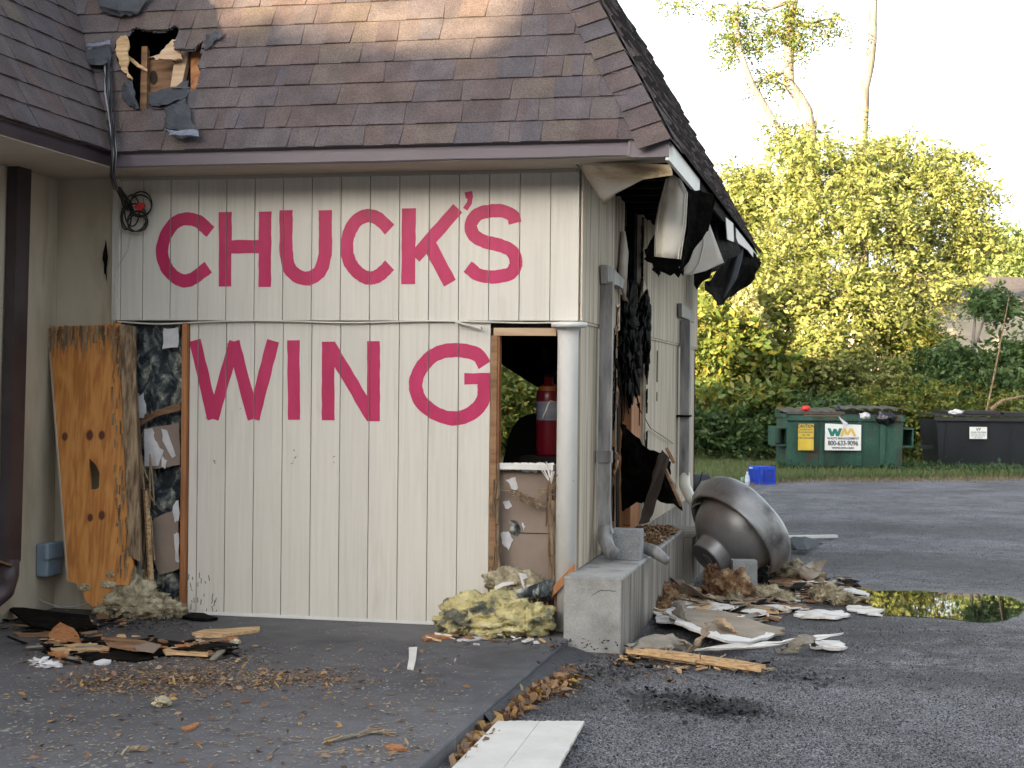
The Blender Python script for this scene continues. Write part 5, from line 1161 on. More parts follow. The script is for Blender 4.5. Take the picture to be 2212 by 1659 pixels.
# toothed ring behind, black sheets, white strip, corrugated pipe
rg = MB(); rc = AT(1617,1122,14.6); rax = np.array([-.55,.2,.5]); rax = rax@np.eye(3)
rax = -.62*Rv - .5*Fv + .45*Zv
rg.lathe([(-.03,.13),(-.03,.17),(.03,.17),(.03,.13),(-.03,.13)], rc, rax, 40)
rn = rax/np.linalg.norm(rax); a1 = np.cross(rn,(0,0,1)); a1 /= np.linalg.norm(a1); b1 = np.cross(rn,a1)
for k_ in range(40):
    t_ = k_*math.pi/20; d = a1*math.cos(t_)+b1*math.sin(t_); rg.bar(rc+d*.165-rn*.03, rc+d*.185-rn*.03, .012, .01); rg.bar(rc+d*.165+rn*.03, rc+d*.185+rn*.03, .012, .01)
solo('toothed_ring', rg, m_char, 'dark toothed metal ring behind the exhaust fan', 'fan wheel')
bx_ = MB(); bx_.loft([[AT(1637,1130,15.5),AT(1660,1131,15.5),AT(1686,1132,15.5)], [AT(1642,1162,15.3),AT(1665,1163,15.2),AT(1690,1164,15.3)], [AT(1650,1186,15.2),AT(1668,1186,15.1),AT(1692,1180,15.2)]]); o = solo('bent_burnt_sheet', bx_, m_char, 'black bent panel standing right behind the exhaust fan', 'burnt sheet'); solidify(o, .02)
sheet('black_sheet', 'curled black sheet lying on the lot behind the fan', 'burnt sheet', [[(1690,1175,.10),(1712,1160,.14),(1735,1160,.13),(1770,1170,.06)], [(1695,1188,.02),(1715,1187,.05),(1740,1188,.05),(1775,1176,.03)]], m_felt, .008)
wsx = MB(); wsx.bar(GR(1688,1160,ASPH+.06), GR(1806,1158,ASPH+.03), .06, .03); solo('white_batten', wsx, m_white, 'straight white batten lying on the lot behind the fan', 'batten')
tp = MB(); tp.loft([[GR(1712,1240,ASPH+.10), GR(1730,1225,ASPH+.14), GR(1755,1212,ASPH+.16), GR(1787,1210,ASPH+.17)], [GR(1722,1248,ASPH+.05), GR(1742,1240,ASPH+.09), GR(1765,1228,ASPH+.10), GR(1785,1215,ASPH+.15)], [GR(1740,1258,ASPH+.02), GR(1755,1252,ASPH+.05), GR(1768,1244,ASPH+.07), GR(1776,1228,ASPH+.10)]])
o = solo('tan_curved_sheet', tp, m_tan_c, 'tan curved sheet standing like a shell right of the exhaust fan', 'sheet', True); solidify(o, .006)
cpz = AT(1494,1045,18.2); mb = MB(); rows = []
for i in range(17): rows.append((i*.022, .105+(.012 if i % 2 else 0)))
mb.lathe([(0,0)]+rows+[(.36,0)], cpz-Rv*.12, Rv*.9+Fv*.4, 20); solo('corrugated_pipe', mb, m_pipe_b, 'black corrugated drain pipe end at the far downspout', 'pipe', True)
solo('twig', MB().tube([AT(1507,1058,17.5), AT(1517,1020,17.5)], .006, 5), m_cable, 'thin dark twig standing by the corrugated pipe', 'twig')
sticks('brown_stick', 'dark brown stick lying right of the fan near the wet board', 'stick', [(1700,1268),(1740,1262),(1780,1252)], 3, 2, m_wood_b, ASPH, (.012,.02))
# extinguisher, chair inside
ec = AT(1184,985,10.95); ex = thing('fire_extinguisher', 'red fire extinguisher with a pale label standing in the broken window', 'fire extinguisher', ec)
er = .088; eb = ec[2]+.0
part('cylinder', MB().lathe([(0,0),(0,er*.95),(.02,er),(.40,er),(.45,er*.92),(.49,er*.6),(.51,.03),(.56,.03),(.56,0)], (ec[0],ec[1],eb), (0,0,1), 32), m_ext, ex, True)
part('valve', MB().box((ec[0]-.02,ec[1]-.03,eb+.55),(ec[0]+.05,ec[1]+.03,eb+.60)).bar((ec[0]-.02,ec[1],eb+.60),(ec[0]+.10,ec[1]-.02,eb+.66),.02,.01), m_char, ex)
def wrap(z0, z1, a0, a1, r): 
    mb = MB(); mb.loft([[ (ec[0]+r*math.cos(a), ec[1]+r*math.sin(a), eb+z) for a in np.linspace(a0, a1, 14)] for z in (z0, z1)]); return mb
part('label', wrap(.25,.38,-2.6,-.6,er+.001), m_label, ex, True)
part('top_label', wrap(.455,.485,-2.4,-.8,er*.93), m_orange, ex, True)
sl_ = MB().box((ec[0]-.18,ec[1]-.12,eb-.05),(ec[0]+.16,ec[1]+.14,eb)); part('shelf', sl_, m_black, B)
part('hose', MB().tube([AT(1199,868,10.8), AT(1190,866,10.7), AT(1184,873,10.7), AT(1178,890,10.7), AT(1171,905,10.7)], .005, 6), m_lip, ex, True)
ch = MB()
pts = [(1086,1000),(1092,975),(1096,950),(1106,925),(1120,905),(1136,897),(1152,893),(1170,893),(1195,900),(1210,1000)]
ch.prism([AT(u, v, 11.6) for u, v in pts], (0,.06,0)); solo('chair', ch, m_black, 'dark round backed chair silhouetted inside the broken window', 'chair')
solo('inner_cabinet', MB().prism([AT(1172,750,12.5),AT(1186,750,12.5),AT(1186,790,12.5),AT(1172,790,12.5)],(0,.05,0)), M('dim_grey', [(.05,.055,.05),(.07,.075,.07)], (4,4,4), .7), 'dim grey box inside the room, above the extinguisher', 'box')

# ------------------------------------------------------------------ dumpsters
DR = .20
def text(s, size, mat, parent, loc, name='print', sx=1.0, bold=0.0, rot=(math.pi/2,0,0)):
    cu = bpy.data.curves.new(name, 'FONT'); cu.body = s; cu.size = size; cu.align_x = 'CENTER'; cu.offset = bold
    to = bpy.data.objects.new(name, cu); COL.objects.link(to)
    bpy.context.view_layer.update(); me_ = bpy.data.meshes.new_from_object(to.evaluated_get(bpy.context.evaluated_depsgraph_get()))
    bpy.data.objects.remove(to); me_.materials.append(mat); o = link(name, me_, parent); o.location = loc; o.rotation_euler = rot; o.scale = (sx,1,1); return o
dl = GR(1700,1024,ASPH); dr = GR(1952,1020,ASPH)
W = 2.22
dm = thing('green_dumpster', 'open green steel dumpster with a white company sign and yellow caution sign', 'dumpster', (dl[0], dl[1], ASPH), DR+.02, local=True)
D_, H_ = 1.25, 1.16; zb_ = .15
body = MB(); body.prism([(0,0,zb_),(W,0,zb_),(W,D_*.8,zb_),(0,D_*.8,zb_)], (0,0,.0))
body = MB(); 
body.add([(.0,.10,zb_),(W,.10,zb_),(W,D_,zb_),(0,D_,zb_),(.0,0,zb_+.9),(W,0,zb_+.9),(W,D_,zb_+1.0),(0,D_,zb_+1.0)], [(0,3,2,1),(0,1,5,4),(1,2,6,5),(2,3,7,6),(3,0,4,7)])
body.box((-.03,-.05,zb_+.88),(W+.03,.0,zb_+1.0)).box((-.03,D_-.04,zb_+.95),(W+.03,D_+.02,zb_+1.03)).box((-.03,-.05,zb_+.93),(.02,D_,zb_+1.0)).box((W-.02,-.05,zb_+.93),(W+.03,D_,zb_+1.0))
body.box((.02,.02,zb_+.70),(W-.02,D_-.02,zb_+.72))
for x in (.66,.70,1.34,1.38,1.78): pass
part('body', body, m_green_d, dm)
for x in (.62,1.34,1.78):
    part('rib', MB().prism([(x,.096,zb_+.02),(x+.10,.096,zb_+.02),(x+.10,-.0,zb_+.90),(x,-.0,zb_+.90)], (0,-.025,0)), m_green_d, dm)
for x, s_g in ((-.22,1),(W+.0,1)):
    pk_ = MB(); pk_.prism([(x,.05,zb_+.38),(x,.05,zb_+.80),(x,.10,zb_+.80),(x,.10,zb_+.38)], (.012,0,0)) if False else None
    pk_ = MB(); pk_.box((x,.1,zb_+.38),(x+.22,.9,zb_+.41)).box((x,.1,zb_+.72),(x+.22,.9,zb_+.75)).box((x if x < 0 else x+.20,.1,zb_+.41),(x+.02 if x < 0 else x+.22,.9,zb_+.72))
    part('fork_pocket', pk_, m_green_d, dm)
for x in (.14,.55,1.98,2.08):
    part('caster', MB().box((x,.14,.02),(x+.07,.24,zb_)).lathe([(0,0),(0,.06),(.04,.06),(.04,0)], (x+.01,.19,.06), (1,0,0), 14), m_char, dm)
def lid(x0, x1, z0, tilt, mat, n, name='lid'):
    mb = MB(); rows = []; m_ = n*6
    for i in range(m_+1):
        x = x0+(x1-x0)*i/m_; h = .035*abs(math.sin(math.pi*i/6))**.6
        rows.append([(x, -.07, z0+h), (x, D_*.5, z0+h+tilt*.5), (x, D_, z0+h+tilt)])
    mb.loft(rows); o = part(name, mb, mat, dm, False); solidify(o, .012); return o
lid(-.02, 1.08, zb_+1.02, .06, m_lid, 6); lid(1.10, W+.03, zb_+1.09, .04, m_lid, 5)
part('lid_edge', MB().box((-.02,-.09,zb_+1.0),(1.08,-.06,zb_+1.05)), m_lid, dm)
part('cardboard', MB().box((.30,-.06,zb_+.965),(1.0,-.05,zb_+1.005)), m_wood_b, dm)
part('inside_dark', MB().box((1.1,.01,zb_+.90),(W-.03,.03,zb_+1.07)), m_black, dm)
yw = lambda z: .10-.111*(z-zb_)-.006
sg = part('company_sign', MB().add([(.72,yw(.44)-.01,.47),(1.40,yw(.44)-.01,.47),(1.40,yw(.94)-.012,.95),(.72,yw(.94)-.012,.97)], [(0,1,2,3)]).prism([(.715,.06,.465),(1.405,.06,.465),(1.405,-.01,.955),(.715,-.01,.975)],(0,-.004,0)) , m_sign_w, dm)
ty = -.03
def strokes(name, segs, mat, y, wd, par):
    mb = MB()
    for i, (p, q) in enumerate(segs): mb.bar((p[0], y-.0006*i, p[1]), (q[0], y-.0006*i, q[1]), .002, wd, (0,1,0)) if False else mb.prism([(p[0]-wd/2,y-.0006*i,p[1]),(p[0]+wd/2,y-.0006*i,p[1]),(q[0]+wd/2,y-.0006*i,q[1]),(q[0]-wd/2,y-.0006*i,q[1])], (0,-.002,0))
    part(name, mb, mat, par)
signboard = part('sign_plate', MB().prism([(.715,-.024,.465),(1.405,-.024,.465),(1.405,-.024,.955),(.715,-.024,.975)],(0,-.004,0)), m_sign_w, dm)
sb = -.030
strokes('logo', [((.79,.885),(.85,.735)),((.85,.735),(.905,.875)),((.905,.875),(.955,.735)),((.955,.735),(1.01,.885))], m_inkg, sb, .06, signboard)
strokes('logo', [((1.03,.735),(1.08,.885)),((1.08,.885),(1.14,.76)),((1.14,.76),(1.21,.885)),((1.21,.885),(1.29,.735))], m_inky, sb-.003, .055, signboard)
text('WASTE MANAGEMENT', .062, m_ink, signboard, (1.06,sb,.672), sx=.95, bold=.002)
text('800-633-9096', .125, m_ink, signboard, (1.06,sb,.56), sx=.82, bold=.004)
text('www.wm.com', .065, m_ink, signboard, (1.06,sb,.495), sx=1.1, bold=.003)
cs_ = part('caution_sign', MB().prism([(.20,-.026,.46),(.50,-.026,.46),(.50,-.026,.965),(.20,-.026,.965)],(0,-.004,0)), m_sign_y, dm)
text('CAUTION', .085, m_ink, cs_, (.35,-.032,.895), sx=.85, bold=.003)
for zz, s_ in ((.84,'DO NOT PLAY'),(.79,'IN OR AROUND'),(.735,'ON   OR'),(.68,'THIS CONTAINER')): text(s_, .042, m_ink, cs_, (.35,-.032,zz), sx=.9, bold=.001)
def dworld(x, y, z, o=None):
    o = o or dm; a = o.rotation_euler[2]; return np.array([o.location[0]+x*math.cos(a)-y*math.sin(a), o.location[1]+x*math.sin(a)+y*math.cos(a), o.location[2]+z])
def lump(name, label, cat, c, r, mat, seed, amp=.5):
    mb = MB(); fluff(mb, c, r, 3, amp, 2.2, None, seed); return solo(name, mb, mat, label, cat, True)
lump('red_bag', 'small red ball of plastic on the left dumpster lid', 'bag', dworld(.34,-.02,1.26), (.085,.07,.055), m_red, 1, .2)
lump('bin_bag', 'black bin bag bulging out of the green dumpster', 'bin bag', dworld(1.85,-.05,1.10), (.20,.10,.12), m_bag, 2)
lump('bin_bag', 'small pinkish white bag beside the black bag in the green dumpster', 'bin bag', dworld(1.47,-.05,1.13), (.10,.06,.06), m_bagw, 3)
lump('dark_bag', 'small dark crumpled bag on the dumpster lid near the middle', 'bag', dworld(.98,.05,1.25), (.05,.05,.06), m_bag, 9)
solo('plastic_scrap', MB().prism([dworld(*p) for p in ((.96,-.07,1.12),(1.03,-.07,1.06),(1.10,-.07,1.01),(1.14,-.07,.99),(1.12,-.07,.95),(1.08,-.07,.95),(1.06,-.07,.88),(1.04,-.07,.88),(1.05,-.07,.97),(.98,-.07,1.08))], (0,-.01,0)), m_bagw, 'white plastic scrap hanging over the front of the green dumpster', 'plastic')
d2p = GR(2022,1018,ASPH)
dk = thing('black_dumpster', 'black steel dumpster with a small white sign, cut by the right edge', 'dumpster', (d2p[0], d2p[1], ASPH), DR+.02, local=True)
bb = MB(); bb.add([(.10,.12,.03),(2.3,.12,.03),(2.3,1.3,.03),(.10,1.3,.03),(0,0,1.05),(2.4,0,1.05),(2.4,1.35,1.05),(0,1.35,1.05)], [(0,3,2,1),(0,1,5,4),(1,2,6,5),(2,3,7,6),(3,0,4,7)]); part('body', bb, m_black_d, dk)
part('rim', MB().box((-.06,-.08,1.02),(2.5,.02,1.10)).box((-.06,-.05,1.12),(2.5,1.4,1.15)), m_lid_b, dk)
part('lid', MB().box((.25,.05,1.16),(1.3,1.3,1.22)), m_lid_b, dk); part('lid', MB().box((1.36,-.02,1.14),(2.5,1.3,1.20)), m_lid_b, dk)
for x in (.18,1.5): part('rib', MB().prism([(x,.118,.10),(x+.04,.118,.10),(x+.04,.02,.98),(x,.02,.98)], (0,-.02,0)), m_black_d, dk)
part('side_bar', MB().bar((-.25,.4,.47),(.1,.4,.47),.06,.07), m_black_d, dk)
sp2 = part('sign_plate', MB().prism([(.66,-.02,.66),(1.01,-.02,.66),(1.01,-.02,.90),(.66,-.02,.90)],(0,-.006,0)), m_sign_w, dk)
text('VP', .085, m_ink, sp2, (.835,-.029,.82), bold=.002); text('VALLEY PROTEINS', .038, m_ink, sp2, (.835,-.029,.78), bold=.001)
for i_, s_ in enumerate(('FOR SERVICE CALL', 'KITCHEN GREASE', 'NO TRASH')): text(s_, .034, m_ink, sp2, (.835,-.029,.742-.034*i_))
lump('white_bag', 'crumpled white bag lying on the rim of the black dumpster', 'bag', dworld(.38,.0,1.19,dk), (.13,.06,.045), m_bagw, 5, .7)
# crate, bottle, can
cr0 = GR(1640,1047,ASPH)
ct = thing('milk_crate', 'bright blue plastic milk crate standing upside down by the grass', 'crate', (cr0[0], cr0[1], ASPH), math.radians(38), local=True)
def crate_wall(p0, dx, n_in):
    mb = MB(); p0 = np.array(p0, float); dx = np.array(dx, float); w_ = .33; h_ = .30; n_in = np.array(n_in, float)*.012
    def q(a, z): return p0+dx*a+np.array([0,0,z])
    mb.prism([q(0,0),q(w_,0),q(w_,.035),q(0,.035)], n_in).prism([q(0,.25),q(w_,.25),q(w_,h_),q(0,h_)], n_in).prism([q(0,.035),q(.03,.035),q(.03,.25),q(0,.25)], n_in).prism([q(.30,.035),q(w_,.035),q(w_,.25),q(.30,.25)], n_in)
    for i in range(-3, 8):
        for s_g in (1, -1):
            a0 = .03+i*.045; z0, z1 = (.035,.25); a1_ = a0+s_g*.16
            if s_g < 0: a0 += .0
            def cl2(a, z, b, zz):
                pts_ = []
                for t_ in np.linspace(0,1,12):
                    aa = a+(b-a)*t_
                    if .028 <= aa <= .302: pts_.append((aa, z+(zz-z)*t_))
                return (pts_[0], pts_[-1]) if len(pts_) > 1 else None
            r_ = cl2(a0, z0, a1_, z1)
            if r_: mb.bar(q(*r_[0])+n_in*.5, q(*r_[1])+n_in*.5, .008, .008)
    return mb
part('crate_wall', crate_wall((0,0,0),(1,0,0),(0,1,0)), m_crate, ct); part('crate_wall', crate_wall((0,0,0),(0,1,0),(1,0,0)), m_crate, ct)
part('crate_wall', crate_wall((.33,0,0),(0,1,0),(-1,0,0)), m_crate, ct); part('crate_wall', crate_wall((0,.33,0),(1,0,0),(0,-1,0)), m_crate, ct)
part('crate_base', MB().box((.006,.006,.285),(.324,.324,.303)), m_crate, ct)
part('crate_print', MB().prism([(-.002,.20,.262),(-.002,.30,.262),(-.002,.30,.285),(-.002,.20,.285)], (-.002,0,0)), m_sign_w, ct)
bt = GR(1614,1049,ASPH); bo = thing('water_bottle', 'clear plastic water bottle standing left of the blue crate', 'bottle', bt)
part('bottle_body', MB().lathe([(0,0),(0,.036),(.02,.04),(.14,.04),(.17,.03),(.19,.016),(.21,.016),(.21,0)], bt, (0,0,1), 16), m_bottle, bo, True)
part('cap', MB().lathe([(.21,0),(.21,.018),(.235,.018),(.235,0)], bt, (0,0,1), 12), m_white, bo)
part('bottle_label', MB().lathe([(.07,.0405),(.12,.0405)], bt, (0,0,1), 16), m_sign_w, bo, True)
cn = GR(1604,1047,ASPH); solo('drink_can', MB().lathe([(0,0),(0,.03),(.01,.034),(.12,.034),(.13,.028),(.13,0)], cn, (0,0,1), 16), m_can, 'small green drink can left of the water bottle', 'can', True)

# ------------------------------------------------------------------ vegetation
def leaves(n, centers, spread, size, droop=.0, aspect=.45, flatb=.0):
    """n leaf quads in fronds scattered about the given centre points (numpy)"""
    C = np.array(centers)[np.random.randint(0, len(centers), n)]
    P = C+np.random.normal(0, 1, (n, 3))*spread
    d = np.random.normal(0, 1, (n, 3)); d[:, 2] = d[:, 2]*.6-droop; d /= np.linalg.norm(d, axis=1)[:, None]
    e = np.cross(d, np.random.normal(0, 1, (n, 3))); e /= np.linalg.norm(e, axis=1)[:, None]
    s = size*(0.6+.8*np.random.rand(n))[:, None]
    a = P; b = P+d*s*.5+e*s*aspect*.5; c = P+d*s; dd = P+d*s*.5-e*s*aspect*.5
    return np.stack([a, b, c, dd], 1).reshape(-1, 3)
def quads(name, V, mat, parent=None, kind=None):
    n = len(V)//4; me = bpy.data.meshes.new(name); me.vertices.add(len(V)); me.vertices.foreach_set('co', V.astype(np.float32).ravel())
    me.loops.add(n*4); me.loops.foreach_set('vertex_index', np.arange(n*4, dtype=np.int32)); me.polygons.add(n)
    me.polygons.foreach_set('loop_start', np.arange(0, n*4, 4, dtype=np.int32)); me.polygons.foreach_set('loop_total', np.full(n, 4, dtype=np.int32))
    me.update(calc_edges=True); me.materials.append(mat); o = link(name, me, parent); tag(o, kind=kind); return o
def fronds(n, blobs, per=9, size=.11, ln=.38, shell=.55, droop=.35, wts=None):
    """compound fronds: a drooping stalk with leaflets both sides"""
    out = []
    vol = np.array([b[1][0]*b[1][1]*b[1][2] for b in blobs])**(2/3); vol = vol/vol.sum() if wts is None else np.array(wts)/sum(wts)
    sub = []; K = 17
    for c0_, r0_ in blobs:
        for _ in range(K):
            d0 = np.random.normal(0, 1, 3); d0 /= np.linalg.norm(d0); rr_ = .15+1.2*np.random.rand()**.8
            sub.append((np.array(c0_)+d0*np.array(r0_)*rr_, np.array(r0_)*np.random.uniform(.12, .33)*np.array([1.4, 1.1, .42])))
    vs_ = np.array([b[1][0]*b[1][1]*b[1][2] for b in sub])**.55; vs_ /= vs_.sum()
    idx = np.random.choice(len(sub), n, p=vs_)
    c = np.array([b[0] for b in sub])[idx]; r = np.array([b[1] for b in sub])[idx]
    d = np.random.normal(0, 1, (n, 3)); d /= np.linalg.norm(d, axis=1)[:, None]
    rad = (shell+(1-shell)*np.random.rand(n)**.5)[:, None]
    nz_ = np.array([noise.noise(Vector(p)*2.2)*.42+noise.noise(Vector(p)*5)*.2 for p in (d+idx[:, None]*1.7)])[:, None]
    base_ = c+d*r*rad*(1+nz_)
    dr_ = d*.8+np.random.normal(0, .6, (n, 3)); dr_[:, 2] -= droop; dr_ /= np.linalg.norm(dr_, axis=1)[:, None]
    side = np.cross(dr_, np.random.normal(0, 1, (n, 3))*.5+np.array([0, 0, 1])); side /= np.linalg.norm(side, axis=1)[:, None]
    for k_ in range(per):
        t_ = (k_+.5)/per; s_g = 1 if k_ % 2 else -1
        p = base_+dr_*ln*t_+np.array([0, 0, -.25*ln*t_*t_]); s = size*(.7+.6*np.random.rand(n))[:, None]
        ld = side*s_g+dr_*.5+np.random.normal(0, .35, (n, 3)); ld /= np.linalg.norm(ld, axis=1)[:, None]
        wn_ = np.cross(ld, np.random.normal(0, 1, (n, 3))*.6+np.array([0, 0, 1])); wn_ = np.cross(ld, np.cross(ld, np.random.normal(0,1,(n,3)))); wn_ /= np.linalg.norm(wn_, axis=1)[:, None]
        out.append(np.stack([p, p+ld*s*.5+wn_*s*.24, p+ld*s, p+ld*s*.5-wn_*s*.24], 1).reshape(-1, 3))
    return np.concatenate(out)
def px_blob(u, v, Z, ru, rv, rz=None):
    k_ = Z/FP; return (AT(u, v, Z), (ru*k_, rz or (ru+rv)*.5*k_, rv*k_))
def tree(name, label, cat, base, trunk_pts, trunk_r, branches, blobs, n, mat, per=9, size=.11, ln=.38, loc=None, bark=None, droop=.35, group=None, shell=.55):
    b0 = np.array(trunk_pts[0]); o = thing(name, label, cat, b0, group=group)
    part('trunk', MB().tube(trunk_pts, trunk_r, 10), bark or m_bark, o, True)
    for bpts, br in branches: part('branch', MB().tube(bpts, [br*(1-.75*i/(len(bpts)-1)) for i in range(len(bpts))], 6), bark or m_bark, o, True)
    V = np.concatenate([fronds(int(n*.5), blobs, per, size*1.1, ln, shell, droop), fronds(int(n*.85), blobs, per+2, size*.66, ln*.8, shell, droop)])-b0
    quads('crown', V, mat, o); return o
def mkbranches(trunk, blobs, r=.035):
    out = []; T = [np.array(p) for p in trunk]
    for c, rr in blobs:
        s0 = T[int(rnd(.3,.95)*(len(T)-1))]; m_ = (s0+np.array(c))/2+np.array([rnd(-.3,.3),rnd(-.3,.3),rnd(0,.4)]); out.append(([s0, m_, np.array(c), np.array(c)+np.array([rnd(-.5,.5),rnd(-.3,.3),rnd(.2,.8)])], r))
    return out
def G_(u, Z): p = AT(u, 830, Z); p[2] = -.1; return p
# main lit mass
def T(name, label, cat, u, Z, top_v, blobs, n, mat, tr=.09, **kw):
    b = G_(u, Z); t = AT(u, top_v, Z); tk = [b, b*.7+t*.3+np.array([.15,0,0]), b*.35+t*.65+np.array([-.1,0,0]), t]
    return tree(name, label, cat, b, tk, [tr, tr*.8, tr*.55, tr*.2], mkbranches(tk, blobs), blobs, n, mat, **kw)
T('locust_tree', 'broad sunlit yellow green locust tree, fullest of the row behind the green dumpster', 'tree', 1790, 38, 400,
  [px_blob(1740,400,38,90,75), px_blob(1830,470,37.5,110,90), px_blob(1720,560,37.5,120,85), px_blob(1850,640,37,110,80), px_blob(1750,700,36.5,120,70), px_blob(1830,360,38.5,80,60), px_blob(1650,640,37,90,80), px_blob(1720,310,39,60,30), px_blob(1620,400,39.5,60,30)], 2500, m_leaf_y, size=.15, ln=.55)
T('locust_tree', 'tall rounded sunlit tree right of the broad one, its top thinning into the sky', 'tree', 1975, 39.5, 380,
  [px_blob(1960,370,39.5,85,70), px_blob(2020,450,39,95,80), px_blob(1940,500,38.5,95,80), px_blob(2060,540,39,75,60), px_blob(1990,610,38.5,100,60), px_blob(1900,330,39.5,50,40), px_blob(2095,440,39.5,45,45), px_blob(2060,335,40,50,20), px_blob(2130,520,40,40,25)], 1650, m_leaf_y, size=.15, ln=.55)
T('leafy_tree', 'bright tree directly behind the roof tip, left edge of the row', 'tree', 1600, 40, 430,
  [px_blob(1600,470,40,80,85), px_blob(1560,560,39,90,80), px_blob(1590,700,38,110,80), px_blob(1530,690,37,70,90), px_blob(1640,420,41,60,50)], 1750, m_leaf_y, size=.17, ln=.5)
T('broadleaf_bush', 'low broadleaf bush with big yellowish leaves beside the building corner', 'bush', 1550, 35, 700,
  [px_blob(1540,760,35,90,85), px_blob(1620,800,35,90,75), px_blob(1560,880,34.5,110,60), px_blob(1670,860,35,60,50)], 2900, m_leaf_g, size=.19, per=7, ln=.45)
T('leafy_bush', 'sunlit drooping bush directly behind the green dumpster', 'bush', 1760, 36, 740,
  [px_blob(1720,780,36,90,60), px_blob(1800,770,35.5,90,60), px_blob(1860,840,36,80,60), px_blob(1740,850,36,90,50)], 2300, m_leaf_y, size=.15)
T('small_tree', 'reddish stemmed small tree between the two dumpsters', 'tree', 1925, 38, 700,
  [px_blob(1940,700,38,80,50), px_blob(2000,760,38,80,50), px_blob(1960,860,37,90,40)], 1500, m_leaf_g, bark=M('red_bark', [(.14,.06,.035),(.26,.12,.07)], (5,5,2), .9))
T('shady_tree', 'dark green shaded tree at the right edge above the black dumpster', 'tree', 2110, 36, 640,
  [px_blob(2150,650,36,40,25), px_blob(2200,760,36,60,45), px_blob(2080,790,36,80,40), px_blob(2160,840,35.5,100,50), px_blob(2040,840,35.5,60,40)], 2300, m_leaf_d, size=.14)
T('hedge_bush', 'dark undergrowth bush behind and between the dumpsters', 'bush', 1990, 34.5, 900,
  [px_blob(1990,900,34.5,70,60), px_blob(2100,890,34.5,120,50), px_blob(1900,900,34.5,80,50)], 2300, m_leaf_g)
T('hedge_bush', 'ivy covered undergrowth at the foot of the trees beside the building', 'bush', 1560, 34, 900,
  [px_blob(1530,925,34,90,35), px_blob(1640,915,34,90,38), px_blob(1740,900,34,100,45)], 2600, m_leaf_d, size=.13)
# tall trees with bare trunks
def tall(label, px, r0, r1, blobs, n, branches=()):
    pts = [AT(u, v, Z) for u, v, Z in px]; b0 = G_(px[0][0], px[0][2]); pts = [b0]+pts
    o = thing('tall_tree', label, 'tree', b0); rr = np.linspace(r0, r1, len(pts))
    part('trunk', MB().tube(pts, rr, 12), m_bark, o, True)
    for bp_ in branches: part('branch', MB().tube([AT(*p) for p in bp_], [.07-.05*i/(len(bp_)-1) for i in range(len(bp_))], 6), m_bark, o, True)
    if blobs: quads('crown', fronds(n, blobs, 9, .10, .40, .1, .6)-b0, m_leaf_g, o)
    return o
tall('tall crooked tree whose trunk carries drooping leaf sprays, left of the two bare trunks', [(1752,420,41),(1750,300,41),(1742,240,41),(1722,205,41),(1704,180,41),(1703,140,41),(1706,60,41),(1714,0,41),(1716,-60,41)], .20, .11,
     [px_blob(1690,60,41,26,40), px_blob(1780,45,41,45,26), px_blob(1650,175,41,40,14), px_blob(1600,60,41,40,60), px_blob(1560,80,41,30,14), px_blob(1710,25,40.8,30,25), px_blob(1740,80,41,26,28), px_blob(1655,160,40.8,20,12), px_blob(1650,70,41,40,60), px_blob(1470,8,41,40,10), px_blob(1540,20,41,14,10), px_blob(1680,178,41,16,16), px_blob(1712,85,40.8,14,45)], 620,
     [[(1706,60,41),(1740,50,41),(1800,40,41)], [(1704,150,41),(1670,165,41),(1630,180,41)], [(1714,0,41),(1660,20,41),(1600,10,41),(1560,70,41)], [(1750,330,41),(1762,270,41),(1770,210,41)]])
tall('tall straight bare pale trunk, rightmost of the tall trees', [(1862,400,42),(1860,300,42),(1864,240,42),(1866,190,42),(1878,140,42),(1884,90,42),(1886,0,42),(1885,-60,42)], .20, .10, [px_blob(1862,300,42,14,40)], 25)
tall('thin curving pale trunk, leftmost of the tall trees', [(1720,420,40.5),(1700,300,40.5),(1672,265,40.5),(1650,225,40.5),(1628,190,40.5),(1612,150,40.5),(1598,110,40.5),(1592,70,40.5),(1590,0,40.5),(1588,-60,40.5)], .11, .06, [px_blob(1596,30,40.5,22,40), px_blob(1580,90,40.5,24,20), px_blob(1690,285,40.5,40,18)], 110)
T('far_tree', 'hazy distant sunlit tree at the right edge of the sky', 'tree', 2190, 62, 530, [px_blob(2180,560,62,70,45), px_blob(2230,550,62,60,45), px_blob(2120,600,62,50,30)], 2200, m_leaf_p, size=.22, ln=.6, tr=.2)
# foliage seen through the broken window (behind the building)
T('rear_bush', 'dark green bush seen through the broken window', 'bush', 1120, 30, 800, [px_blob(1110,830,30,70,60), px_blob(1170,900,30,60,60), px_blob(1090,930,30,60,60), px_blob(1060,860,30,60,70)], 2600, m_leaf_g, size=.10)
# leaning branches near the black dumpster
solo('leaning_branch', MB().tube([AT(2128,900,33), AT(2150,800,33), AT(2165,720,33), AT(2180,640,33)], [.02,.018,.015,.008], 7), m_splint, 'thin bare stem rising behind the black dumpster', 'branch')
solo('leaning_branch', MB().tube([AT(2140,885,31), AT(2165,865,31), AT(2200,858,31), AT(2240,850,31)], [.045,.03,.025,.02], 7), m_splint, 'broken pale branch resting on the back of the black dumpster', 'branch')
vb = MB(); vc = []
for a_, b_ in (((1605,612),(1672,752)), ((1590,640),(1640,720))):
    for t_ in np.linspace(0, 1, 26): vc.append(AT(a_[0]+(b_[0]-a_[0])*t_, a_[1]+(b_[1]-a_[1])*t_, 35))
V = leaves(900, vc, np.array([.05,.05,.08]), .13, .5, .55); o = quads('hanging_vine', V, leafm('sunlit_vine_leaf', [(.30,.32,.14),(.36,.36,.2)]), kind='stuff')  # sunlight on the streaks put into the pale leaf colour
tag(o, 'bright diagonal sunlit vine streaks in the trees by the roof tip', 'vine')
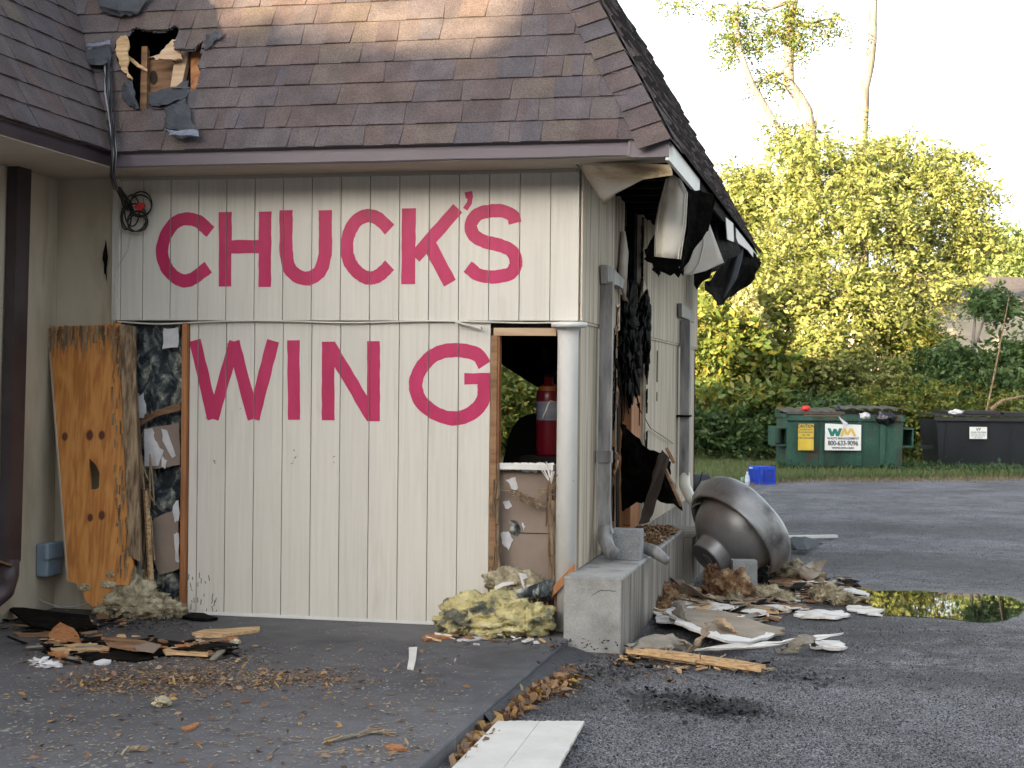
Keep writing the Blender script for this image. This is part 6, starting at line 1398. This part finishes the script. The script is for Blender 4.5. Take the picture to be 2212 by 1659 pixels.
# grass strip and weeds
def grass(name, n, fn, h, mat, wdt=.012):
    P = np.array([fn() for _ in range(n)]); d = np.random.normal(0, .35, (n, 3)); d[:, 2] = 1; d /= np.linalg.norm(d, axis=1)[:, None]
    e = np.random.normal(0, 1, (n, 3)); e[:, 2] = 0; e /= np.linalg.norm(e, axis=1)[:, None]
    s = (h*(.4+.8*np.random.rand(n)))[:, None]; V = np.stack([P-e*wdt, P+e*wdt, P+d*s+e*wdt*.2, P+d*s-e*wdt*.2], 1).reshape(-1, 3)
    o = quads(name, V, mat); o['kind'] = 'stuff'; return o
def gpos():
    x = rnd(-5, 9); return (x, edge_y(x)-.35+abs(random.gauss(0,1))*6, ASPH-.02)
grass('grass', 90000, gpos, .18, m_grassb)
def gpos2():
    x = rnd(-3, 7); b_ = noise.noise(Vector((x*.9,7,0))); return (x, edge_y(x)-.2+b_*.9+random.gauss(0,.45), ASPH-.01)
grass('dry_grass', 9000, gpos2, .07, leafm('straw', [(.22,.17,.10),(.30,.24,.15),(.14,.12,.06)]))
def gpos3():
    t_ = rnd(-.1, 1.1); p = dworld(t_*2.2 if rnd(0,1) < .3 else 2.3+t_*3.0, rnd(-.25,.5) if rnd(0,1) < .7 else rnd(0,1.4), -.02); return tuple(p)
V = leaves(9000, [gpos3() for _ in range(700)], np.array([.12,.12,.09]), .09, -.3, .6); V[:, 2] = np.maximum(V[:, 2], ASPH-.03)
o = quads('weeds', V, leafm('weed_leaf', [(.02,.06,.02),(.04,.09,.03),(.06,.11,.04)])); o['kind'] = 'stuff'

# house behind the trees
hs = thing('cream_house', 'sunlit cream clapboard house glimpsed through the trees at the right', 'house', AT(2060,900,50)*[1,1,0]+[0,0,-.1])
h0 = AT(1840, 830, 50); h0[2] = -.1; h1 = AT(2420, 830, 54); h1[2] = -.1
dxh = (h1-h0)/np.linalg.norm(h1-h0); dyh = np.array([-dxh[1], dxh[0], 0]); LH = np.linalg.norm(h1-h0)
part('wall', MB().prism([h0, h1, h1+dyh*6, h0+dyh*6], (0,0,4.6)), m_house, hs)
cbm = MB()
for i in range(30): 
    z = .1+i*.15; cbm.prism([h0-dyh*.02+[0,0,z], h1-dyh*.02+[0,0,z], h1-dyh*.002+[0,0,z+.14], h0-dyh*.002+[0,0,z+.14]], (0,0,.006))
part('clapboards', cbm, m_house, hs, kind='stuff')
part('roof', MB().prism([h0-dyh*.4+[0,0,4.6], h1-dyh*.4+[0,0,4.6], h1+dyh*3+[0,0,5.6], h0+dyh*3+[0,0,5.6]], (0,0,.08)), m_shingle_far, hs)
for t_ in (.25,.45,.62):
    a = h0+dxh*LH*t_-dyh*.03+np.array([0,0,1.3]); wn2 = part('window', MB().prism([a, a+dxh*.9, a+dxh*.9+[0,0,1.4], a+[0,0,1.4]], -dyh*.03), m_white, hs)
    part('pane', MB().prism([a+dxh*.08-dyh*.031+[0,0,.08], a+dxh*.82-dyh*.031+[0,0,.08], a+dxh*.82-dyh*.031+[0,0,1.32], a+dxh*.08-dyh*.031+[0,0,1.32]], -dyh*.004), m_black_d, wn2)

# ------------------------------------------------------------------ litter and crumbs
def scatter(name, n, fn, size, mat, kind='stuff', zoff=0.0, curl=1.0, aspect=.5):
    P = np.array([fn() for _ in range(n)]); P[:, 2] += .003
    d = np.random.normal(0, 1, (n, 3)); d[:, 2] *= .22*curl; d /= np.linalg.norm(d, axis=1)[:, None]
    e = np.cross(d, np.random.normal(0, .25*curl, (n, 3))+np.array([0,0,1])); e /= np.linalg.norm(e, axis=1)[:, None]
    s = size*(.35+1.0*np.random.rand(n)**2)[:, None]
    V = np.stack([P, P+d*s*.5+e*s*aspect*.5, P+d*s, P+d*s*.45-e*s*aspect*.5], 1); lift = np.minimum(V[:, :, 2].min(1)-P[:, 2], 0); V[:, :, 2] -= lift[:, None]
    V[:, 1, 2] += (s*.12*curl)[:, 0]; V = V.reshape(-1, 3); o = quads(name, V, mat); o['kind'] = kind; return o
def around(pxs, su, sv, z):
    def f():
        u, v = random.choice(pxs); p = GR(u+random.gauss(0,su), v+random.gauss(0,sv), z)
        if z == 0 and p[0] > -.02: p[0] = -.02-rnd(0,.3)
        if z < 0 and p[0] < .03: p[0] = .03+abs(rnd(0,.1))
        if p[1] > -.05 and z == 0: p[1] = -.05-rnd(0,.2)
        return tuple(p)
    return f
scatter('leaf_litter', 900, around([(300,1460),(380,1468),(420,1462),(480,1450),(330,1490),(250,1470),(560,1478),(600,1465),(680,1467),(720,1466),(480,1420),(440,1480),(200,1480)], 42, 10, 0.0), .036, m_litter)
scatter('fine_litter', 5200, around([(300,1460),(380,1468),(420,1462),(480,1450),(330,1490),(250,1470),(560,1478),(600,1465),(680,1467),(720,1466),(480,1420),(440,1480),(200,1480),(150,1440),(350,1430)], 55, 12, 0.0), .017, m_litter)
scatter('leaf_litter', 500, lambda: around([(rnd(0,1000), rnd(1400,1655))], 10, 10, 0.0)(), .045, m_litter)
scatter('wood_flakes', 3400, lambda: around([(rnd(20,1000), rnd(1405,1655))], 30, 12, 0.0)(), .026, m_flake, curl=.25, aspect=.35)
scatter('wood_flakes', 900, around([(300,1470),(500,1470),(650,1468),(150,1380),(300,1430),(250,1345)], 70, 12, 0.0), .03, m_flake, curl=.6, aspect=.25)
scatter('edge_litter', 1500, around([(985,1640),(1010,1610),(1035,1580),(1060,1552),(1090,1530),(1120,1512),(1160,1500),(1200,1485),(1215,1465),(1170,1490),(1215,1480),(1010,1600)], 16, 9, ASPH+.004), .065, m_litter, curl=1.8)
scatter('lot_litter', 260, lambda: around([(rnd(1150,1500), rnd(1400,1480))], 30, 10, ASPH+.001)(), .04, m_litter)
scatter('lot_litter', 500, lambda: around([(rnd(1300,2212), rnd(1060,1659))], 30, 10, ASPH+.001)(), .022, m_flake, curl=.3)
scatter('rubble_crumbs', 900, around([(1450,1290),(1520,1300),(1600,1320),(1680,1310),(1740,1275),(1560,1330),(1500,1340),(1640,1270)], 35, 8, ASPH+.001), .05, m_flake, curl=1.2)
scatter('soot_crumbs', 1500, around([(1420,1500),(1480,1510),(1530,1520),(1560,1535),(1600,1545),(1500,1530),(1620,1450),(1740,1470),(1340,1450)], 55, 9, ASPH+.002), .028, m_soot, curl=1.2, aspect=.9)
scatter('soot_crumbs', 700, around([(250,1350),(150,1350),(330,1345),(420,1400),(1220,1395),(1300,1440)], 60, 8, 0.001), .03, m_soot, curl=1.2)

# ------------------------------------------------------------------ added unseen blocker behind the camera, outline shaped to cast the evening shade
def shade_point(P, yb):   # where the sun ray through P meets the plane y=yb behind the camera
    t_ = (np.array(P)[1]-yb)/sd[1]; q = np.array(P)-sd*t_; return q[0], q[2]
YB = -34.0
A_ = RF(*rf_uv(553,53)); B_ = RF(*rf_uv(1065,110)); C_ = RF(*rf_uv(400,30))
xa, za = shade_point(A_, YB); xb, zb2 = shade_point(B_, YB)
def prof(pts):
    return [shade_point(AT(u, v, Z), YB) for u, v, Z in pts]
tl = prof([(1500,915,36),(1640,900,37),(1760,885,37),(1860,872,37),(1960,840,38),(2040,760,38),(2150,660,38),(2300,610,38)])
sl_ = (zb2-za)/(xb-xa)
outline = [(-90,0)] + [(-90, tl[0][1]+1.5), (tl[0][0]-2.5, tl[0][1]+1.5), (tl[0][0]-1.5, tl[0][1]-.3)] + [(x, z) for x, z in tl]
outline += [(xa-2.2, tl[-1][1]+.2), (xa-1.9, za-sl_*1.9), (xa, za), (xb, zb2), (xb+.15, zb2+3.2), (xb+9, zb2+3.2), (xb+9, zb2+1.0), (60, zb2+1.0), (60, 0)]
nb = thing('shade_blocker', 'unseen brick coloured block added behind the viewer to cast the evening shade', 'building', (-10,YB,-.1))
part('blocker_body', MB().prism([(x, YB, z) for x, z in outline], (-sd[0]*9,-sd[1]*9,0)), M('blocker_brick', [(.20,.11,.08),(.28,.17,.12)], (2,2,2), .9, .01, 8), nb)

part('loose_trim', MB().bar(FR(985,695,-.04), FR(1041,709,-.06), .03, .012), m_lip, B)
flap([[(205,-12,.05),(260,-14,.07),(330,-14,.06)], [(212,12,.05),(255,22,.08),(300,24,.05)], [(228,30,.02),(262,34,.05),(285,33,.03)]], m_felt)
# groups for repeated things
GRP = {'soffit_panel':'soffit panels hanging from the burnt eave','locust_tree':'trees behind the parking lot','leafy_tree':'trees behind the parking lot','small_tree':'trees behind the parking lot','shady_tree':'trees behind the parking lot','far_tree':'trees behind the parking lot','tall_tree':'tall bare trunked trees against the sky','hedge_bush':'undergrowth bushes behind the dumpsters','leafy_bush':'undergrowth bushes behind the dumpsters','broadleaf_bush':'undergrowth bushes behind the dumpsters','insulation_heap':'heaps of torn insulation','cinder_block':'cinder blocks','loose_shingle':'loose shingles on the slab','wood_scrap':'wood scraps on the slab','splintered_wood':'splintered wood pieces on the slab','wood_chip':'wood chips on the slab','felt_scrap':'felt scraps on the slab','foam_crumb':'foam crumbs on the slab','plaster_chip':'plaster chips by the window bay','siding_sheet':'siding sheets in the rubble','white_offcut_board':'white offcuts near the puddle','leaning_branch':'bare branches by the black dumpster','green_dumpster':'dumpsters','black_dumpster':'dumpsters'}
for o in list(COL.objects):
    if o.parent is None and o.get('category'):
        b_ = o.name.split('.')[0]
        if b_ in GRP and not o.get('group'): o['group'] = GRP[b_]

# unseen tree added behind the viewer: its thin crown dims the roof's sun patch
stx, stz = (xa+xb)/2, (za+zb2)/2+1.3
st_ = thing('sun_filter_tree', 'thin crowned unseen tree added behind the viewer to filter the low sun', 'tree', (stx+.5, YB+1.2, -.1))
part('trunk', MB().tube([(stx+.5,YB+1.2,-.1),(stx+.4,YB+1.2,5),(stx+.2,YB+1.2,9.2)], [.22,.17,.08], 10), m_bark, st_, True)
cc = [np.array([stx+rnd(-2.6,2.8), YB+1.2+rnd(-.8,.8), stz+rnd(-1.6,2.6)]) for _ in range(900)]
quads('crown', leaves(2500, cc, np.array([.2,.3,.2]), .20, 0, .6)-np.array([stx+.5, YB+1.2, -.1]), m_leaf_g, st_)

shards(150, [(80,1350),(150,1360),(220,1395),(300,1400),(380,1405),(450,1410),(120,1400),(180,1420),(260,1345)], 34, 9, [m_char, m_wood_b, m_char, m_wood_o, m_grey_b, m_wood_p], .03, .15, .02, 0.0)
shards(40, [(960,1385),(1060,1385),(1150,1385),(1200,1345)], 30, 6, [m_wsheet, m_wood_p, m_wood_b], .02, .08, .01, 0.0)
shards(60, [(1250,1410),(1330,1420),(1400,1440),(1500,1450),(1600,1440),(1240,1420)], 40, 8, [m_wood_p, m_wood_b, m_char], .02, .08, .01)
# aggregate chips standing proud of the worn asphalt
def chips(n, v0, v1, smin, smax):
    P = []
    for i in range(n):
        p = GR(rnd(1000,2260), v0+(v1-v0)*rnd(0,1)**.8, ASPH)
        if p[0] < .36 and p[1] > -.35 or p[0] < .02: continue
        if 1.55 < p[0] < 3.1 and 2.1 < p[1] < 3.05: continue
        P.append(p)
    P = np.array(P); n = len(P); a = np.random.rand(n)*6.28; sz = (smin+(smax-smin)*np.random.rand(n)**2)[:, None]
    ex_ = np.stack([np.cos(a), np.sin(a), np.zeros(n)], 1); ey_ = np.stack([-np.sin(a), np.cos(a), np.zeros(n)], 1); up_ = np.array([[0,0,1.0]])
    V = np.stack([P-ex_*sz*.6, P+ey_*sz*.2+up_*sz*.55, P+ex_*sz*.6, P-ey_*sz*.5], 1).reshape(-1, 3)
    o = quads('aggregate_chips', V, m_chip); o['kind'] = 'stuff'
m_chip = M('aggregate', [(.07,.07,.075),(.12,.118,.128),(.18,.178,.19),(.30,.30,.31),(.04,.04,.045),(.22,.21,.20)], (1,1,1), .7, island=True)
chips(30000, 1380, 1680, .006, .012); chips(13000, 1180, 1400, .006, .013); chips(6000, 1065, 1200, .007, .015)
# scuffs and nail marks on the siding
sm_ = MB()
for (u, v) in ((461,993),(463,996),(636,975),(640,985),(633,998),(638,990),(722,1000),(724,985),(448,900),(520,882),(628,1002)):
    p = FR(u, v, -.001); q = FR(u+rnd(-5,5), v+rnd(-9,9), -.001); sm_.bar(p, q, .003, .003, (0,1,0))
for i in range(26):
    u = rnd(402,470); v = rnd(1235,1325); p = FR(u, v, -.001); q = FR(u+rnd(-3,3), v+rnd(3,14), -.001); sm_.bar(p, q, .003, .004, (0,1,0))
part('scuff_marks', sm_, m_char, fw, kind='stuff')
